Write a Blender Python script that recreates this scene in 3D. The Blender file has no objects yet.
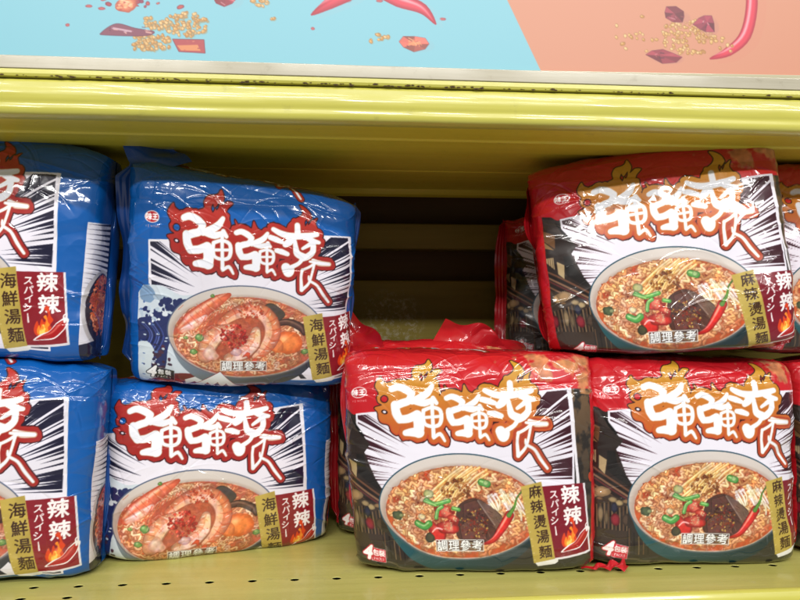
import bpy, bmesh, math, random
import numpy as np
from mathutils import Matrix, Vector

sc = bpy.context.scene
COL = sc.collection
# ------------------------------------------------------------------ camera frame (photo = 800 x 600)
FPX = 693.0
PITCH = math.atan(20 / FPX)
YAW = math.radians(4.7)
CAM_R = Matrix.Rotation(-YAW, 3, 'Z') @ Matrix.Rotation(math.radians(90) + PITCH, 3, 'X')
PX = 0.00089                      # metres per unit of the printed artwork


def project(p):
    q = CAM_R.transposed() @ Vector(p)
    return (400 + FPX * q.x / -q.z, 300 - FPX * q.y / -q.z)


def ray(x, y):
    return CAM_R @ Vector(((x - 400) / FPX, (300 - y) / FPX, -1))


def at_y(x, y, Y):
    d = ray(x, y)
    return d * (Y / d.y)


def at_z(x, y, Z):
    d = ray(x, y)
    return d * (Z / d.z)


# ------------------------------------------------------------------ pack surface
AX0 = 466.0                       # artwork column on the pack's middle line


def se_table(n_hi, n_lo, T, H):
    """closed superellipse loop in (y, z), from the middle of the underside, forwards and up over the top"""
    t = np.linspace(-math.pi / 2, 1.5 * math.pi, 4001)
    c, s = np.cos(t), np.sin(t)
    n = np.where(s > 0, n_hi, n_lo)
    y = -np.sign(c) * np.abs(c) ** (2 / n) * T / 2
    z = np.sign(s) * np.abs(s) ** (2 / n) * H / 2
    arc = np.concatenate([[0], np.cumsum(np.hypot(np.diff(y), np.diff(z)))])
    return arc, y, z


def end_table(n, W, T):
    t = np.linspace(0, math.pi / 2, 2001)
    x = np.abs(np.sin(t)) ** (2 / n) * W / 2
    k = np.abs(np.cos(t)) ** (2 / n)
    arc = np.concatenate([[0], np.cumsum(np.hypot(np.diff(x), np.diff(k * T / 2)))])
    return arc, x, k


class Shape:
    def __init__(self, W=.222, T=.085, H=.200, ne=5.0, nt=4.5, nb=8.0, lean_top=(0, 0), corner=None, bulge=.006):
        self.W, self.T, self.H = W, T, H
        self.pa, self.py, self.pz = se_table(nt, nb, T, H)
        self.ea, self.ex, self.ek = end_table(ne, W, T)
        self.A, self.S = self.pa[-1], self.ea[-1]
        i = np.argmin(np.abs(self.pz[:1000] + H / 2 * .80))
        self.afb = self.pa[i] - H * .10          # arc where the flat front begins (z about 0)
        self.tl, self.tr = lean_top
        self.c = corner or {}
        self.bulge = bulge

    def surf(self, s, a):
        s, a = np.asarray(s, float), np.asarray(a, float) % self.A
        sg = np.sign(s)
        x = sg * np.interp(np.abs(s), self.ea, self.ex)
        k = np.interp(np.abs(s), self.ea, self.ek)
        k = .04 + .96 * k
        y = np.interp(a, self.pa, self.py)
        z = np.interp(a, self.pa, self.pz)
        u, w = x / (self.W / 2), z / (self.H / 2)
        kz = 1 - .05 * np.abs(u) ** 7 - .02 * np.abs(u) ** 3
        y = y * k
        y = y + np.sign(y) * self.bulge * np.clip(1 - u * u, 0, 1) * np.clip(1 - w * w, 0, 1) * np.clip(np.abs(y) / (self.T * .5), 0, 1)
        z = z * kz
        v = (w + 1) / 2
        z = z + self.H / 2 + v ** 3 * (self.tl * (1 - u) / 2 + self.tr * (1 + u) / 2)
        for key, (dx, dz) in self.c.items():     # soft pull of a corner
            cu = (1 + u) / 2 if 'R' in key else (1 - u) / 2
            cv = v if 'T' in key else 1 - v
            wgt = np.clip(cu, 0, 1) ** 2 * np.clip(cv, 0, 1) ** 2
            x = x + dx * wgt
            z = z + dz * wgt
        return x, y, z


def pose_matrix(p):
    x, y, z, yaw, lean, roll = p
    return (Matrix.Translation((x, y, z)) @ Matrix.Rotation(yaw, 4, 'Z') @ Matrix.Rotation(-lean, 4, 'X')
            @ Matrix.Rotation(roll, 4, 'Y'))


def art_to_sa(sh, ax, ay, shx, shy):
    return (np.asarray(ax) - AX0 + shx) * PX, sh.afb + (570 - np.asarray(ay) + shy) * PX


# ------------------------------------------------------------------ small painting kit (works on arrays, then becomes vertex colours)
def hx(c):
    if isinstance(c, str):
        return np.array([int(c[i:i + 2], 16) / 255 for i in (0, 2, 4)])
    return np.array(c, float)


def smooth(pts, n=6, closed=True):
    P = np.array(pts, float)
    N = len(P)
    out = []
    for i in range(N if closed else N - 1):
        if closed:
            a, b, c, d = P[(i - 1) % N], P[i], P[(i + 1) % N], P[(i + 2) % N]
        else:
            a, b, c, d = P[max(i - 1, 0)], P[i], P[i + 1], P[min(i + 2, N - 1)]
        for k in range(n):
            t = k / n
            out.append(.5 * (2 * b + (c - a) * t + (2 * a - 5 * b + 4 * c - d) * t * t + (3 * b - 3 * c + d - a) * t ** 3))
    if not closed:
        out.append(P[-1])
    return np.array(out)


def sd_stroke(X, Y, pts, ws):
    pts = np.asarray(pts, float)
    ws = np.broadcast_to(np.asarray(ws, float), (len(pts),)) if np.ndim(ws) else np.full(len(pts), float(ws))
    best = np.full(X.shape, 1e9)
    for i in range(len(pts) - 1):
        a, b = pts[i], pts[i + 1]
        d = b - a
        L = max(d @ d, 1e-9)
        t = np.clip(((X - a[0]) * d[0] + (Y - a[1]) * d[1]) / L, 0, 1)
        dist = np.hypot(X - a[0] - t * d[0], Y - a[1] - t * d[1]) - (ws[i] + (ws[i + 1] - ws[i]) * t) / 2
        np.minimum(best, dist, out=best)
    return best


def sd_poly(X, Y, pts):
    pts = np.asarray(pts, float)
    dist = np.full(X.shape, 1e9)
    ins = np.zeros(X.shape, bool)
    for i in range(len(pts)):
        a, b = pts[i], pts[(i + 1) % len(pts)]
        d = b - a
        L = max(d @ d, 1e-9)
        t = np.clip(((X - a[0]) * d[0] + (Y - a[1]) * d[1]) / L, 0, 1)
        np.minimum(dist, np.hypot(X - a[0] - t * d[0], Y - a[1] - t * d[1]), out=dist)
        if a[1] != b[1]:
            ins ^= ((a[1] > Y) != (b[1] > Y)) & (X < (b[0] - a[0]) * (Y - a[1]) / (b[1] - a[1]) + a[0])
    return np.where(ins, -dist, dist)


def sd_ell(X, Y, cx, cy, rx, ry, rot=0):
    c, s = math.cos(rot), math.sin(rot)
    x, y = (X - cx) * c + (Y - cy) * s, -(X - cx) * s + (Y - cy) * c
    r = np.hypot(x / rx, y / ry)
    return (r - 1) * min(rx, ry)


def vnoise(X, Y, scale, seed):
    rs = np.random.RandomState(seed)
    g = rs.rand(64, 64)
    x, y = X / scale, Y / scale
    xi, yi = np.floor(x).astype(int), np.floor(y).astype(int)
    fx, fy = x - xi, y - yi
    fx, fy = fx * fx * fx * (fx * (fx * 6 - 15) + 10), fy * fy * fy * (fy * (fy * 6 - 15) + 10)
    a, b = g[yi % 64, xi % 64], g[yi % 64, (xi + 1) % 64]
    c, d = g[(yi + 1) % 64, xi % 64], g[(yi + 1) % 64, (xi + 1) % 64]
    return (a * (1 - fx) + b * fx) * (1 - fy) + (c * (1 - fx) + d * fx) * fy


def fbm(X, Y, scale, seed, octs=4):
    v, amp, tot = 0, 1, 0
    for o in range(octs):
        v = v + amp * vnoise(X * math.cos(o) + Y * math.sin(o), Y * math.cos(o) - X * math.sin(o), scale / 2 ** o, seed + o)
        tot += amp
        amp *= .5
    return v / tot


GLY = {}


def glyph(ch):
    if ch not in GLY:
        cu = bpy.data.curves.new('glyph', 'FONT')
        cu.body = ch
        cu.size = 1
        cu.resolution_u = 4
        ob = bpy.data.objects.new('glyph', cu)
        COL.objects.link(ob)
        dg = bpy.context.evaluated_depsgraph_get()
        me = ob.evaluated_get(dg).to_mesh()
        me.calc_loop_triangles()
        V = np.array([v.co[:2] for v in me.vertices])
        T = np.array([t.vertices[:] for t in me.loop_triangles])
        bpy.data.objects.remove(ob)
        bpy.data.curves.remove(cu)
        GLY[ch] = (V, T)
    return GLY[ch]


class Canvas:
    def __init__(self, x0, y0, x1, y1, S, col):
        self.x0, self.y0, self.S = x0, y0, S
        self.w, self.h = int(round((x1 - x0) * S)), int(round((y1 - y0) * S))
        self.c = np.empty((self.h, self.w, 3), np.float32)
        self.c[:] = hx(col)
        self.tf = None               # optional placement (scale, dx, dy) of everything drawn

    def T(self, pts):
        p = np.asarray(pts, float)
        if self.tf is None:
            return p
        k, dx, dy = self.tf
        return p * k + np.array([dx, dy])

    def win(self, xa, ya, xb, yb):
        i0 = max(0, int((ya - self.y0) * self.S))
        i1 = min(self.h, int((yb - self.y0) * self.S) + 2)
        j0 = max(0, int((xa - self.x0) * self.S))
        j1 = min(self.w, int((xb - self.x0) * self.S) + 2)
        if i1 <= i0 or j1 <= j0:
            return None
        X, Y = np.meshgrid(self.x0 + (np.arange(j0, j1) + .5) / self.S, self.y0 + (np.arange(i0, i1) + .5) / self.S)
        return (slice(i0, i1), slice(j0, j1)), X, Y

    def put(self, sl, alpha, col):
        a = np.asarray(alpha)[..., None]
        self.c[sl] = self.c[sl] * (1 - a) + col * a

    def sd(self, sl, d, col, op=1.0):
        self.put(sl, np.clip(.5 - d * self.S, 0, 1) * op, hx(col) if isinstance(col, str) else col)

    def box(self, P, m=1):
        P = np.asarray(P)
        return self.win(P[:, 0].min() - m, P[:, 1].min() - m, P[:, 0].max() + m, P[:, 1].max() + m)

    def poly(self, pts, col, sm=False, op=1.0, edge=None, ew=.5):
        P = self.T(smooth(pts) if sm else pts)
        w = self.box(P, 2)
        if not w:
            return
        sl, X, Y = w
        d = sd_poly(X, Y, P)
        if edge:
            self.sd(sl, d - ew, edge, op)
        self.sd(sl, d, col, op)

    def stroke(self, pts, ws, col, rim=None, hi=None, sm=True, op=1.0):
        """a ribbon with a darker rim and a lighter ridge"""
        P = np.asarray(pts, float)
        W = np.full(len(P), float(ws)) if np.ndim(ws) == 0 else np.asarray(ws, float)
        if sm and len(P) > 2:
            Q = smooth(P, 5, False)
            W = np.interp(np.linspace(0, len(P) - 1, len(Q)), np.arange(len(P)), W)
            P = Q
        P = self.T(P)
        if self.tf:
            W = W * self.tf[0]
        w = self.box(P, W.max() / 2 + 1)
        if not w:
            return
        sl, X, Y = w
        d = sd_stroke(X, Y, P, W)
        a = np.clip(.5 - d * self.S, 0, 1) * op
        c = np.broadcast_to(hx(col), d.shape + (3,)).copy()
        wm = W.max() / 2
        if rim is not None:
            t = np.clip(1 + d / (wm * .55), 0, 1)[..., None]
            c = c * (1 - t) + hx(rim) * t
        if hi is not None:
            d2 = sd_stroke(X + wm * .25, Y + wm * .3, P, W * .38)
            t = np.clip(-d2 / (wm * .3), 0, 1)[..., None]
            c = c * (1 - t) + hx(hi) * t
        self.put(sl, a, c)

    def blob(self, cx, cy, rx, ry, col, rim=None, hi=None, rot=0, wob=.12, seed=1, op=1.0):
        cx, cy = self.T((cx, cy))
        k = self.tf[0] if self.tf else 1
        rx, ry = rx * k, ry * k
        R = max(rx, ry) * 1.4 + 1
        w = self.win(cx - R, cy - R, cx + R, cy + R)
        if not w:
            return
        sl, X, Y = w
        n = (fbm(X + seed * 13.7, Y + seed * 7.1, max(rx, ry) * .9, 5, 2) - .5) * min(rx, ry) * wob * 4
        d = sd_ell(X, Y, cx, cy, rx, ry, rot) + n
        c = np.broadcast_to(hx(col), d.shape + (3,)).copy()
        if rim is not None:
            t = np.clip(1 + d / (min(rx, ry) * .5), 0, 1)[..., None]
            c = c * (1 - t) + hx(rim) * t
        if hi is not None:
            t = np.clip(1 - np.hypot((X - cx + rx * .3) / (rx * .45), (Y - cy + ry * .35) / (ry * .45)), 0, 1)[..., None]
            c = c * (1 - t) + hx(hi) * t
        self.put(sl, np.clip(.5 - d * self.S, 0, 1) * op, c)

    def ell(self, cx, cy, rx, ry, col, rot=0, op=1.0):
        cx, cy = self.T((cx, cy))
        w = self.win(cx - max(rx, ry) - 1, cy - max(rx, ry) - 1, cx + max(rx, ry) + 1, cy + max(rx, ry) + 1)
        if w:
            self.sd(w[0], sd_ell(w[1], w[2], cx, cy, rx, ry, rot), col, op)

    def char(self, ch, cx, cy, size, col, rot=0, bold=0, sx=1.0, shear=0.0, outline=None, ow=2):
        V, T = glyph(ch)
        lo, hi_ = V.min(0), V.max(0)
        mid = (lo + hi_) / 2
        if ord(ch) > 0x2e80:
            k = size / .95
            if ch not in 'ーイシスパ':
                k = size / max((hi_ - lo).max(), .5)
        else:
            k = size / max(hi_[1] - lo[1], .3)
        P = (V - mid) * k * np.array([sx, -1])
        P[:, 0] += -shear * P[:, 1]
        c, s = math.cos(rot), math.sin(rot)
        P = np.stack([P[:, 0] * c - P[:, 1] * s + cx, P[:, 0] * s + P[:, 1] * c + cy], 1)
        m = (bold + ow + 3) / self.S
        w = self.box(P, m + 1)
        if not w:
            return
        sl, X, Y = w
        M = np.zeros(X.shape, bool)
        x00, y00, S = X[0, 0], Y[0, 0], self.S
        for t in T:
            A, B, C = P[t[0]], P[t[1]], P[t[2]]
            det = (B[0] - A[0]) * (C[1] - A[1]) - (C[0] - A[0]) * (B[1] - A[1])
            if abs(det) < 1e-12:
                continue
            tri = P[t]
            j0, j1 = int((tri[:, 0].min() - x00) * S) - 1, int((tri[:, 0].max() - x00) * S) + 2
            i0, i1 = int((tri[:, 1].min() - y00) * S) - 1, int((tri[:, 1].max() - y00) * S) + 2
            j0, i0 = max(j0, 0), max(i0, 0)
            xx, yy = X[i0:i1, j0:j1], Y[i0:i1, j0:j1]
            u = ((xx - A[0]) * (C[1] - A[1]) - (C[0] - A[0]) * (yy - A[1])) / det
            v = ((B[0] - A[0]) * (yy - A[1]) - (xx - A[0]) * (B[1] - A[1])) / det
            M[i0:i1, j0:j1] |= (u >= -.001) & (v >= -.001) & (u + v <= 1.001)

        def dil(m, r):
            o = m.copy()
            R = int(math.ceil(r))
            for dy in range(-R, R + 1):
                for dx in range(-R, R + 1):
                    if dx * dx + dy * dy <= r * r + .3 and (dx or dy):
                        o |= np.roll(np.roll(m, dy, 0), dx, 1)
            return o
        M = dil(M, bold) if bold else M
        if outline is not None:
            self.put(sl, dil(M, ow).astype(float), hx(outline))
        self.put(sl, M.astype(float), hx(col))

    def sample(self, ax, ay):
        """bilinear look-up of the painted sheet (sRGB), blurred to the vertex spacing"""
        if not hasattr(self, 'b'):
            c = self.c
            self.b = (c + np.roll(c, 1, 0) + np.roll(c, 1, 1) + np.roll(np.roll(c, 1, 0), 1, 1)) / 4
        fx = np.clip((ax - self.x0) * self.S, 0, self.w - 1.001)
        fy = np.clip((ay - self.y0) * self.S, 0, self.h - 1.001)
        xi, yi = fx.astype(int), fy.astype(int)
        tx, ty = (fx - xi)[..., None], (fy - yi)[..., None]
        b = self.b
        return ((b[yi, xi] * (1 - tx) + b[yi, xi + 1] * tx) * (1 - ty) + (b[yi + 1, xi] * (1 - tx) + b[yi + 1, xi + 1] * tx) * ty)


def lin(c):
    c = np.clip(np.asarray(c, float), 0, 1)
    return np.where(c <= .04045, c / 12.92, ((c + .055) / 1.055) ** 2.4)


# ------------------------------------------------------------------ the printed artwork of the packs
def z1(p):
    return [(340 + x / 6, 345 + y / 6) for x, y in p]


def z2(p):
    return [(465 + x / 6, 345 + y / 6) for x, y in p]


def z4(p):
    return [(465 + x / 4.446, 440 + y / 4.446) for x, y in p]


QIANG = [  # brush strokes of the heavy first character: points and widths
    ([(306, 268), (345, 256), (392, 272), (425, 296)], [34, 40, 44, 40]),
    ([(425, 296), (408, 336), (365, 352), (326, 368)], [38, 42, 44, 44]),
    ([(326, 362), (332, 408), (352, 446)], [48, 50, 46]),
    ([(352, 446), (400, 442), (446, 424)], [44, 46, 50]),
    ([(456, 424), (466, 470), (462, 524)], [60, 62, 60]),
    ([(466, 524), (420, 522), (384, 526)], [58, 46, 32]),
    ([(548, 248), (520, 290), (478, 318), (428, 340)], [24, 40, 42, 36]),
    ([(440, 338), (500, 350), (552, 332)], [36, 40, 26]),
    ([(552, 322), (572, 350)], [26, 22]),
    ([(494, 394), (545, 376), (592, 392), (600, 440), (586, 478), (545, 488), (502, 474), (492, 430), (494, 394)], [20, 18, 20, 22, 20, 18, 18, 20, 20]),
    ([(546, 345), (548, 430), (552, 548)], [22, 18, 22]),
    ([(496, 436), (598, 428)], [15, 15]),
    ([(552, 556), (590, 532), (618, 572)], [14, 20, 12]),
]
GUN = [
    ([(112, 276), (165, 298), (230, 306), (320, 294), (388, 276)], [26, 36, 40, 38, 28]),
    ([(262, 232), (266, 290)], [32, 36]),
    ([(232, 312), (214, 344), (190, 364)], [44, 46, 34]),
    ([(322, 300), (362, 322), (402, 328)], [40, 36, 22]),
    ([(248, 330), (256, 376), (268, 416), (310, 436)], [20, 30, 42, 46]),
    ([(300, 380), (345, 348), (366, 330)], [16, 26, 36]),
    ([(366, 340), (366, 392), (336, 428), (300, 446)], [34, 34, 40, 36]),
    ([(94, 328), (132, 338), (168, 350)], [30, 34, 24]),
    ([(134, 408), (166, 412), (204, 424)], [24, 34, 26]),
    ([(198, 512), (214, 540), (226, 522)], [56, 64, 50]),
    ([(232, 508), (280, 478), (304, 440)], [26, 22, 24]),
    ([(370, 452), (410, 468), (472, 470)], [20, 34, 26]),
]
TAIL = [
    ([(385, 470), (345, 500), (300, 524)], [16, 14, 14]),
    ([(303, 520), (296, 570), (302, 655)], [15, 14, 22]),
    ([(302, 655), (345, 610), (365, 545), (378, 478)], [20, 14, 12, 14]),
    ([(345, 560), (352, 590), (400, 620), (440, 680), (482, 735)], [8, 14, 14, 16, 12]),
]
FLAME_A = z1([(240, 193), (220, 215), (208, 250), (230, 292), (218, 315), (226, 345), (248, 362), (203, 376), (222, 405), (225, 440), (242, 466), (285, 480),
              (300, 520), (335, 540), (360, 500), (420, 330), (560, 330), (576, 300), (594, 296), (592, 262), (566, 228), (574, 190), (606, 156), (574, 148), (556, 160),
              (536, 172), (550, 132), (530, 84), (512, 112), (486, 124), (452, 132), (430, 165), (432, 200), (400, 215), (385, 235), (330, 240), (280, 232), (250, 215)])
FLAME_B = [(440, 399), (446, 396.6), (443.5, 386), (449, 392.5), (456, 391.5), (461, 393), (463, 385), (467.5, 392), (475, 394), (484, 395), (484, 412), (443, 412)]
FLAME_C = z2([(195, 272), (205, 232), (240, 198), (280, 170), (292, 140), (272, 98), (305, 108), (338, 135), (352, 168), (345, 190), (362, 182), (388, 165), (376, 200), (392, 240),
              (402, 278), (440, 310), (432, 345), (402, 372), (395, 425), (300, 440), (200, 330)])
HOLE_P = [z1([(484, 222), (472, 198), (484, 172), (496, 190), (524, 160), (520, 190), (506, 206), (500, 196), (494, 210)]),
          z2([(312, 232), (306, 206), (318, 184), (328, 198), (352, 172), (346, 200), (330, 222), (326, 208), (320, 220)])]
HOLES = [('e', 340 + 262 / 6, 345 + 326 / 6, 4.2, 4.0, .2), ('e', 340 + 262 / 6, 345 + 402 / 6, 3.4, 2.2, .3)]


def title(cv, red):
    P = cv.T([(366, 350), (560, 478)])
    sl, X, Y = cv.win(P[0, 0], P[0, 1], P[1, 0], P[1, 1])
    if cv.tf:
        k, dx, dy = cv.tf
        X, Y = (X - dx) / k, (Y - dy) / k
    white = np.full(X.shape, 1e9)
    for pts, ws in QIANG:
        for sc_, ox, oy in ((1, 0, 0), (.80, 443 - 388 * .80, 395 - 384.5 * .80 - .5)):
            q = np.array(z1(pts)) * sc_ + np.array([ox, oy])
            q = smooth(q, 4, False) if len(q) > 2 else q
            w_ = np.interp(np.linspace(0, 1, len(q)), np.linspace(0, 1, len(ws)), ws) / 6 * sc_
            white = np.minimum(white, sd_stroke(X, Y, q, w_))
    for pts, ws in GUN:
        q = np.array(z2(pts))
        q = smooth(q, 4, False) if len(q) > 2 else q
        w_ = np.interp(np.linspace(0, 1, len(q)), np.linspace(0, 1, len(ws)), ws) / 6
        white = np.minimum(white, sd_stroke(X, Y, q, w_))
    tail = np.full(X.shape, 1e9)
    for pts, ws in TAIL:
        q = np.array(z2(pts))
        q = smooth(q, 4, False) if len(q) > 2 else q
        w_ = np.interp(np.linspace(0, 1, len(q)), np.linspace(0, 1, len(ws)), ws) / 6
        tail = np.minimum(tail, sd_stroke(X, Y, q, w_))
    tail = np.minimum(tail, sd_stroke(X, Y, np.array(z2([(350, 462), (410, 468), (472, 470)])), np.array([2, 4, 3.5])))
    flames = np.full(X.shape, 1e9)
    for F in (FLAME_A, FLAME_B, FLAME_C):
        flames = np.minimum(flames, sd_poly(X, Y, smooth(F, 4)))
    wob = (fbm(X, Y, 4.5, 9, 2) - .5) * 2.2
    body = np.minimum(flames, white - 4.7 + wob)
    hole = np.full(X.shape, 1e9)
    for _, cx, cy, rx, ry, ro in HOLES:
        hole = np.minimum(hole, sd_ell(X, Y, cx, cy, rx, ry, ro))
    for q in HOLE_P:
        hole = np.minimum(hole, sd_poly(X, Y, smooth(q, 4)))
    body = np.maximum(body, -np.where(white < 1.5, 9, hole))
    tb = tail - 3.4
    both = np.minimum(body, tb)
    cv.sd(sl, both - 1.15, '3a1a14' if red else '3c1218')
    t = np.clip((Y - 372) / 55, 0, 1)[..., None]
    if red:
        fill = hx('c8922c') * (1 - t) + hx('c2602a') * t
        ring = np.clip((Y - 412) / 18, 0, 1)[..., None]
        rr = (np.clip(1 + body / 2.0, 0, 1)[..., None]) * ring
        fill = fill * (1 - rr) + hx('b8402c') * rr
    else:
        fill = hx('b4322a') * (1 - t) + hx('a02824') * t
    cv.put(sl, np.clip(.5 - body * cv.S, 0, 1), fill)
    cv.sd(sl, tb, 'b04428' if red else 'a02824')
    for f, core in ((white, 0), (tail, 0)):
        cv.sd(sl, f - .55, 'd8b48c' if red else 'c9a487')
        cv.sd(sl, f, 'eef0fa')


def burst(cv, red):
    rnd = random.Random(5)
    fr = [(354, 413), (376, 411.5), (568, 387), (572, 440), (574, 560), (358, 560)]
    dark = '3b1722' if red else '1b1a33'
    w = cv.win(340, 380, 580, 565)
    sl, X, Y = w
    inside = sd_poly(X, Y, fr)
    cv.sd(sl, inside, 'e6e2ee')
    cx, cy = 461, 478
    ang = np.arctan2(Y - cy, X - cx)
    rad = np.hypot((X - cx), (Y - cy) * 1.15)
    acc = np.zeros(X.shape)
    for i in range(250):
        a = rnd.uniform(-math.pi, math.pi)
        d0 = abs(abs(a) - math.pi / 2)
        wd = rnd.uniform(.006, .030) * (1.0 if d0 > .5 else .6)
        r0 = rnd.uniform(62, 100) + (18 if d0 < .6 else 0)
        da = np.abs((ang - a + math.pi) % (2 * math.pi) - math.pi)
        wl = wd * np.clip((rad - r0) / 60, 0, 1)
        acc = np.maximum(acc, np.clip(.5 - (da - wl) * rad * cv.S, 0, 1) * (rad > r0))
    acc *= (inside < -2.0)
    cv.put(sl, acc, hx(dark))


def photo_grain(cv, cx, cy, rx, ry, seed):
    """uneven tone and slight softness of a printed food photograph"""
    sl, X, Y = cv.win(cx - rx, cy - ry, cx + rx, cy + ry)
    m = np.clip(.5 - sd_ell(X, Y, cx, cy, rx, ry) * cv.S / 3, 0, 1)[..., None]
    c = cv.c[sl]
    bl = (c + np.roll(c, 1, 0) + np.roll(c, -1, 0) + np.roll(c, 1, 1) + np.roll(c, -1, 1)) / 5
    k = 1.07 + .30 * (fbm(X, Y, 16, seed, 3) - .5) + .28 * (fbm(X, Y, 3.2, seed + 4, 2) - .5)
    t = np.stack([k, k * (1 + .10 * (fbm(X, Y, 9, seed + 8, 2) - .5)), k * (1 + .3 * (fbm(X, Y, 7, seed + 9, 2) - .5))], -1)
    g = bl * t
    g = g * .93 + .035
    cv.c[sl] = c * (1 - m) + np.clip(g, 0, 1) * m


def noodles(cv, cx, cy, rx, ry, cols, n, seed, wid=2.9, rim='8a4626'):
    rnd = random.Random(seed)
    for i in range(n):
        r, a = math.sqrt(rnd.random()), rnd.uniform(0, 6.283)
        x, y = cx + rx * r * math.cos(a), cy + ry * r * math.sin(a)
        th = rnd.uniform(0, 3.14)
        amp, wl, L = rnd.uniform(1.0, 3.4), rnd.uniform(6, 12), rnd.uniform(8, 24)
        pts = []
        m = int(L / 1.8)
        bend = rnd.uniform(-.06, .06)
        for k in range(m):
            t = (k - m / 2) * 1.8
            o = amp * math.sin(k * 1.8 / wl * 6.283)
            pts.append((x + t * math.cos(th + bend * k) - o * math.sin(th), y + (t * math.sin(th + bend * k) + o * math.cos(th)) * .8))
        pts = [p for p in pts if ((p[0] - cx) / rx) ** 2 + ((p[1] - cy) / ry) ** 2 < 1]
        if len(pts) < 3:
            continue
        c = hx(rnd.choice(cols)) * rnd.uniform(.86, 1.12)
        cv.stroke(pts, wid * rnd.uniform(.75, 1.1), np.clip(c, 0, 1), rim=rim, hi=np.clip(c * 1.13, 0, 1), sm=False)


def flecks(cv, pts_n, cx, cy, rx, ry, cols, s0, s1, seed):
    rnd = random.Random(seed)
    for i in range(pts_n):
        r, a = math.sqrt(rnd.random()), rnd.uniform(0, 6.283)
        s = rnd.uniform(s0, s1)
        c = rnd.choice(cols)
        cv.blob(cx + rx * r * math.cos(a), cy + ry * r * math.sin(a), s, s * rnd.uniform(.5, .9), c, rim=hx(c) * .6, rot=rnd.uniform(0, 3), seed=i)


def bowl(cv, red):
    # outside of the bowl, rim, inner wall, broth
    w = cv.win(360, 440, 580, 600)
    sl, X, Y = w
    body = np.maximum(sd_ell(X, Y, 458, 512, 80, 60), -(Y - 500))
    g = np.clip((X - 375) / 160, 0, 1)[..., None]
    cv.put(sl, np.clip(.5 - body * cv.S, 0, 1), (hx('27565c') * (1 - g) + hx('16282e') * g) if red else (hx('7b8894') * (1 - g) + hx('2a2c38') * g))
    cv.sd(sl, sd_ell(X, Y, 458, 504.5, 84.5, 52.5), '274a5c' if red else '54607a')
    g2 = np.clip((Y - 452) / 70, 0, 1)[..., None]
    cv.put(sl, np.clip(.5 - sd_ell(X, Y, 458, 504.5, 83.2, 51.2) * cv.S, 0, 1), hx('d3cac4') * (1 - g2) + hx('c2b4aa') * g2)
    inner = sd_ell(X, Y, 458.5, 509.5, 78, 45)
    cv.put(sl, np.clip(.5 - (inner - 2) / 3, 0, 1) * .5, hx('a08070'))
    cv.sd(sl, inner, 'b24a24' if red else 'b0543c')


def z3b(p):                          # red bowl toppings
    return [(350 + x / 3.2, 440 + y / 3.2) for x, y in p]


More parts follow.
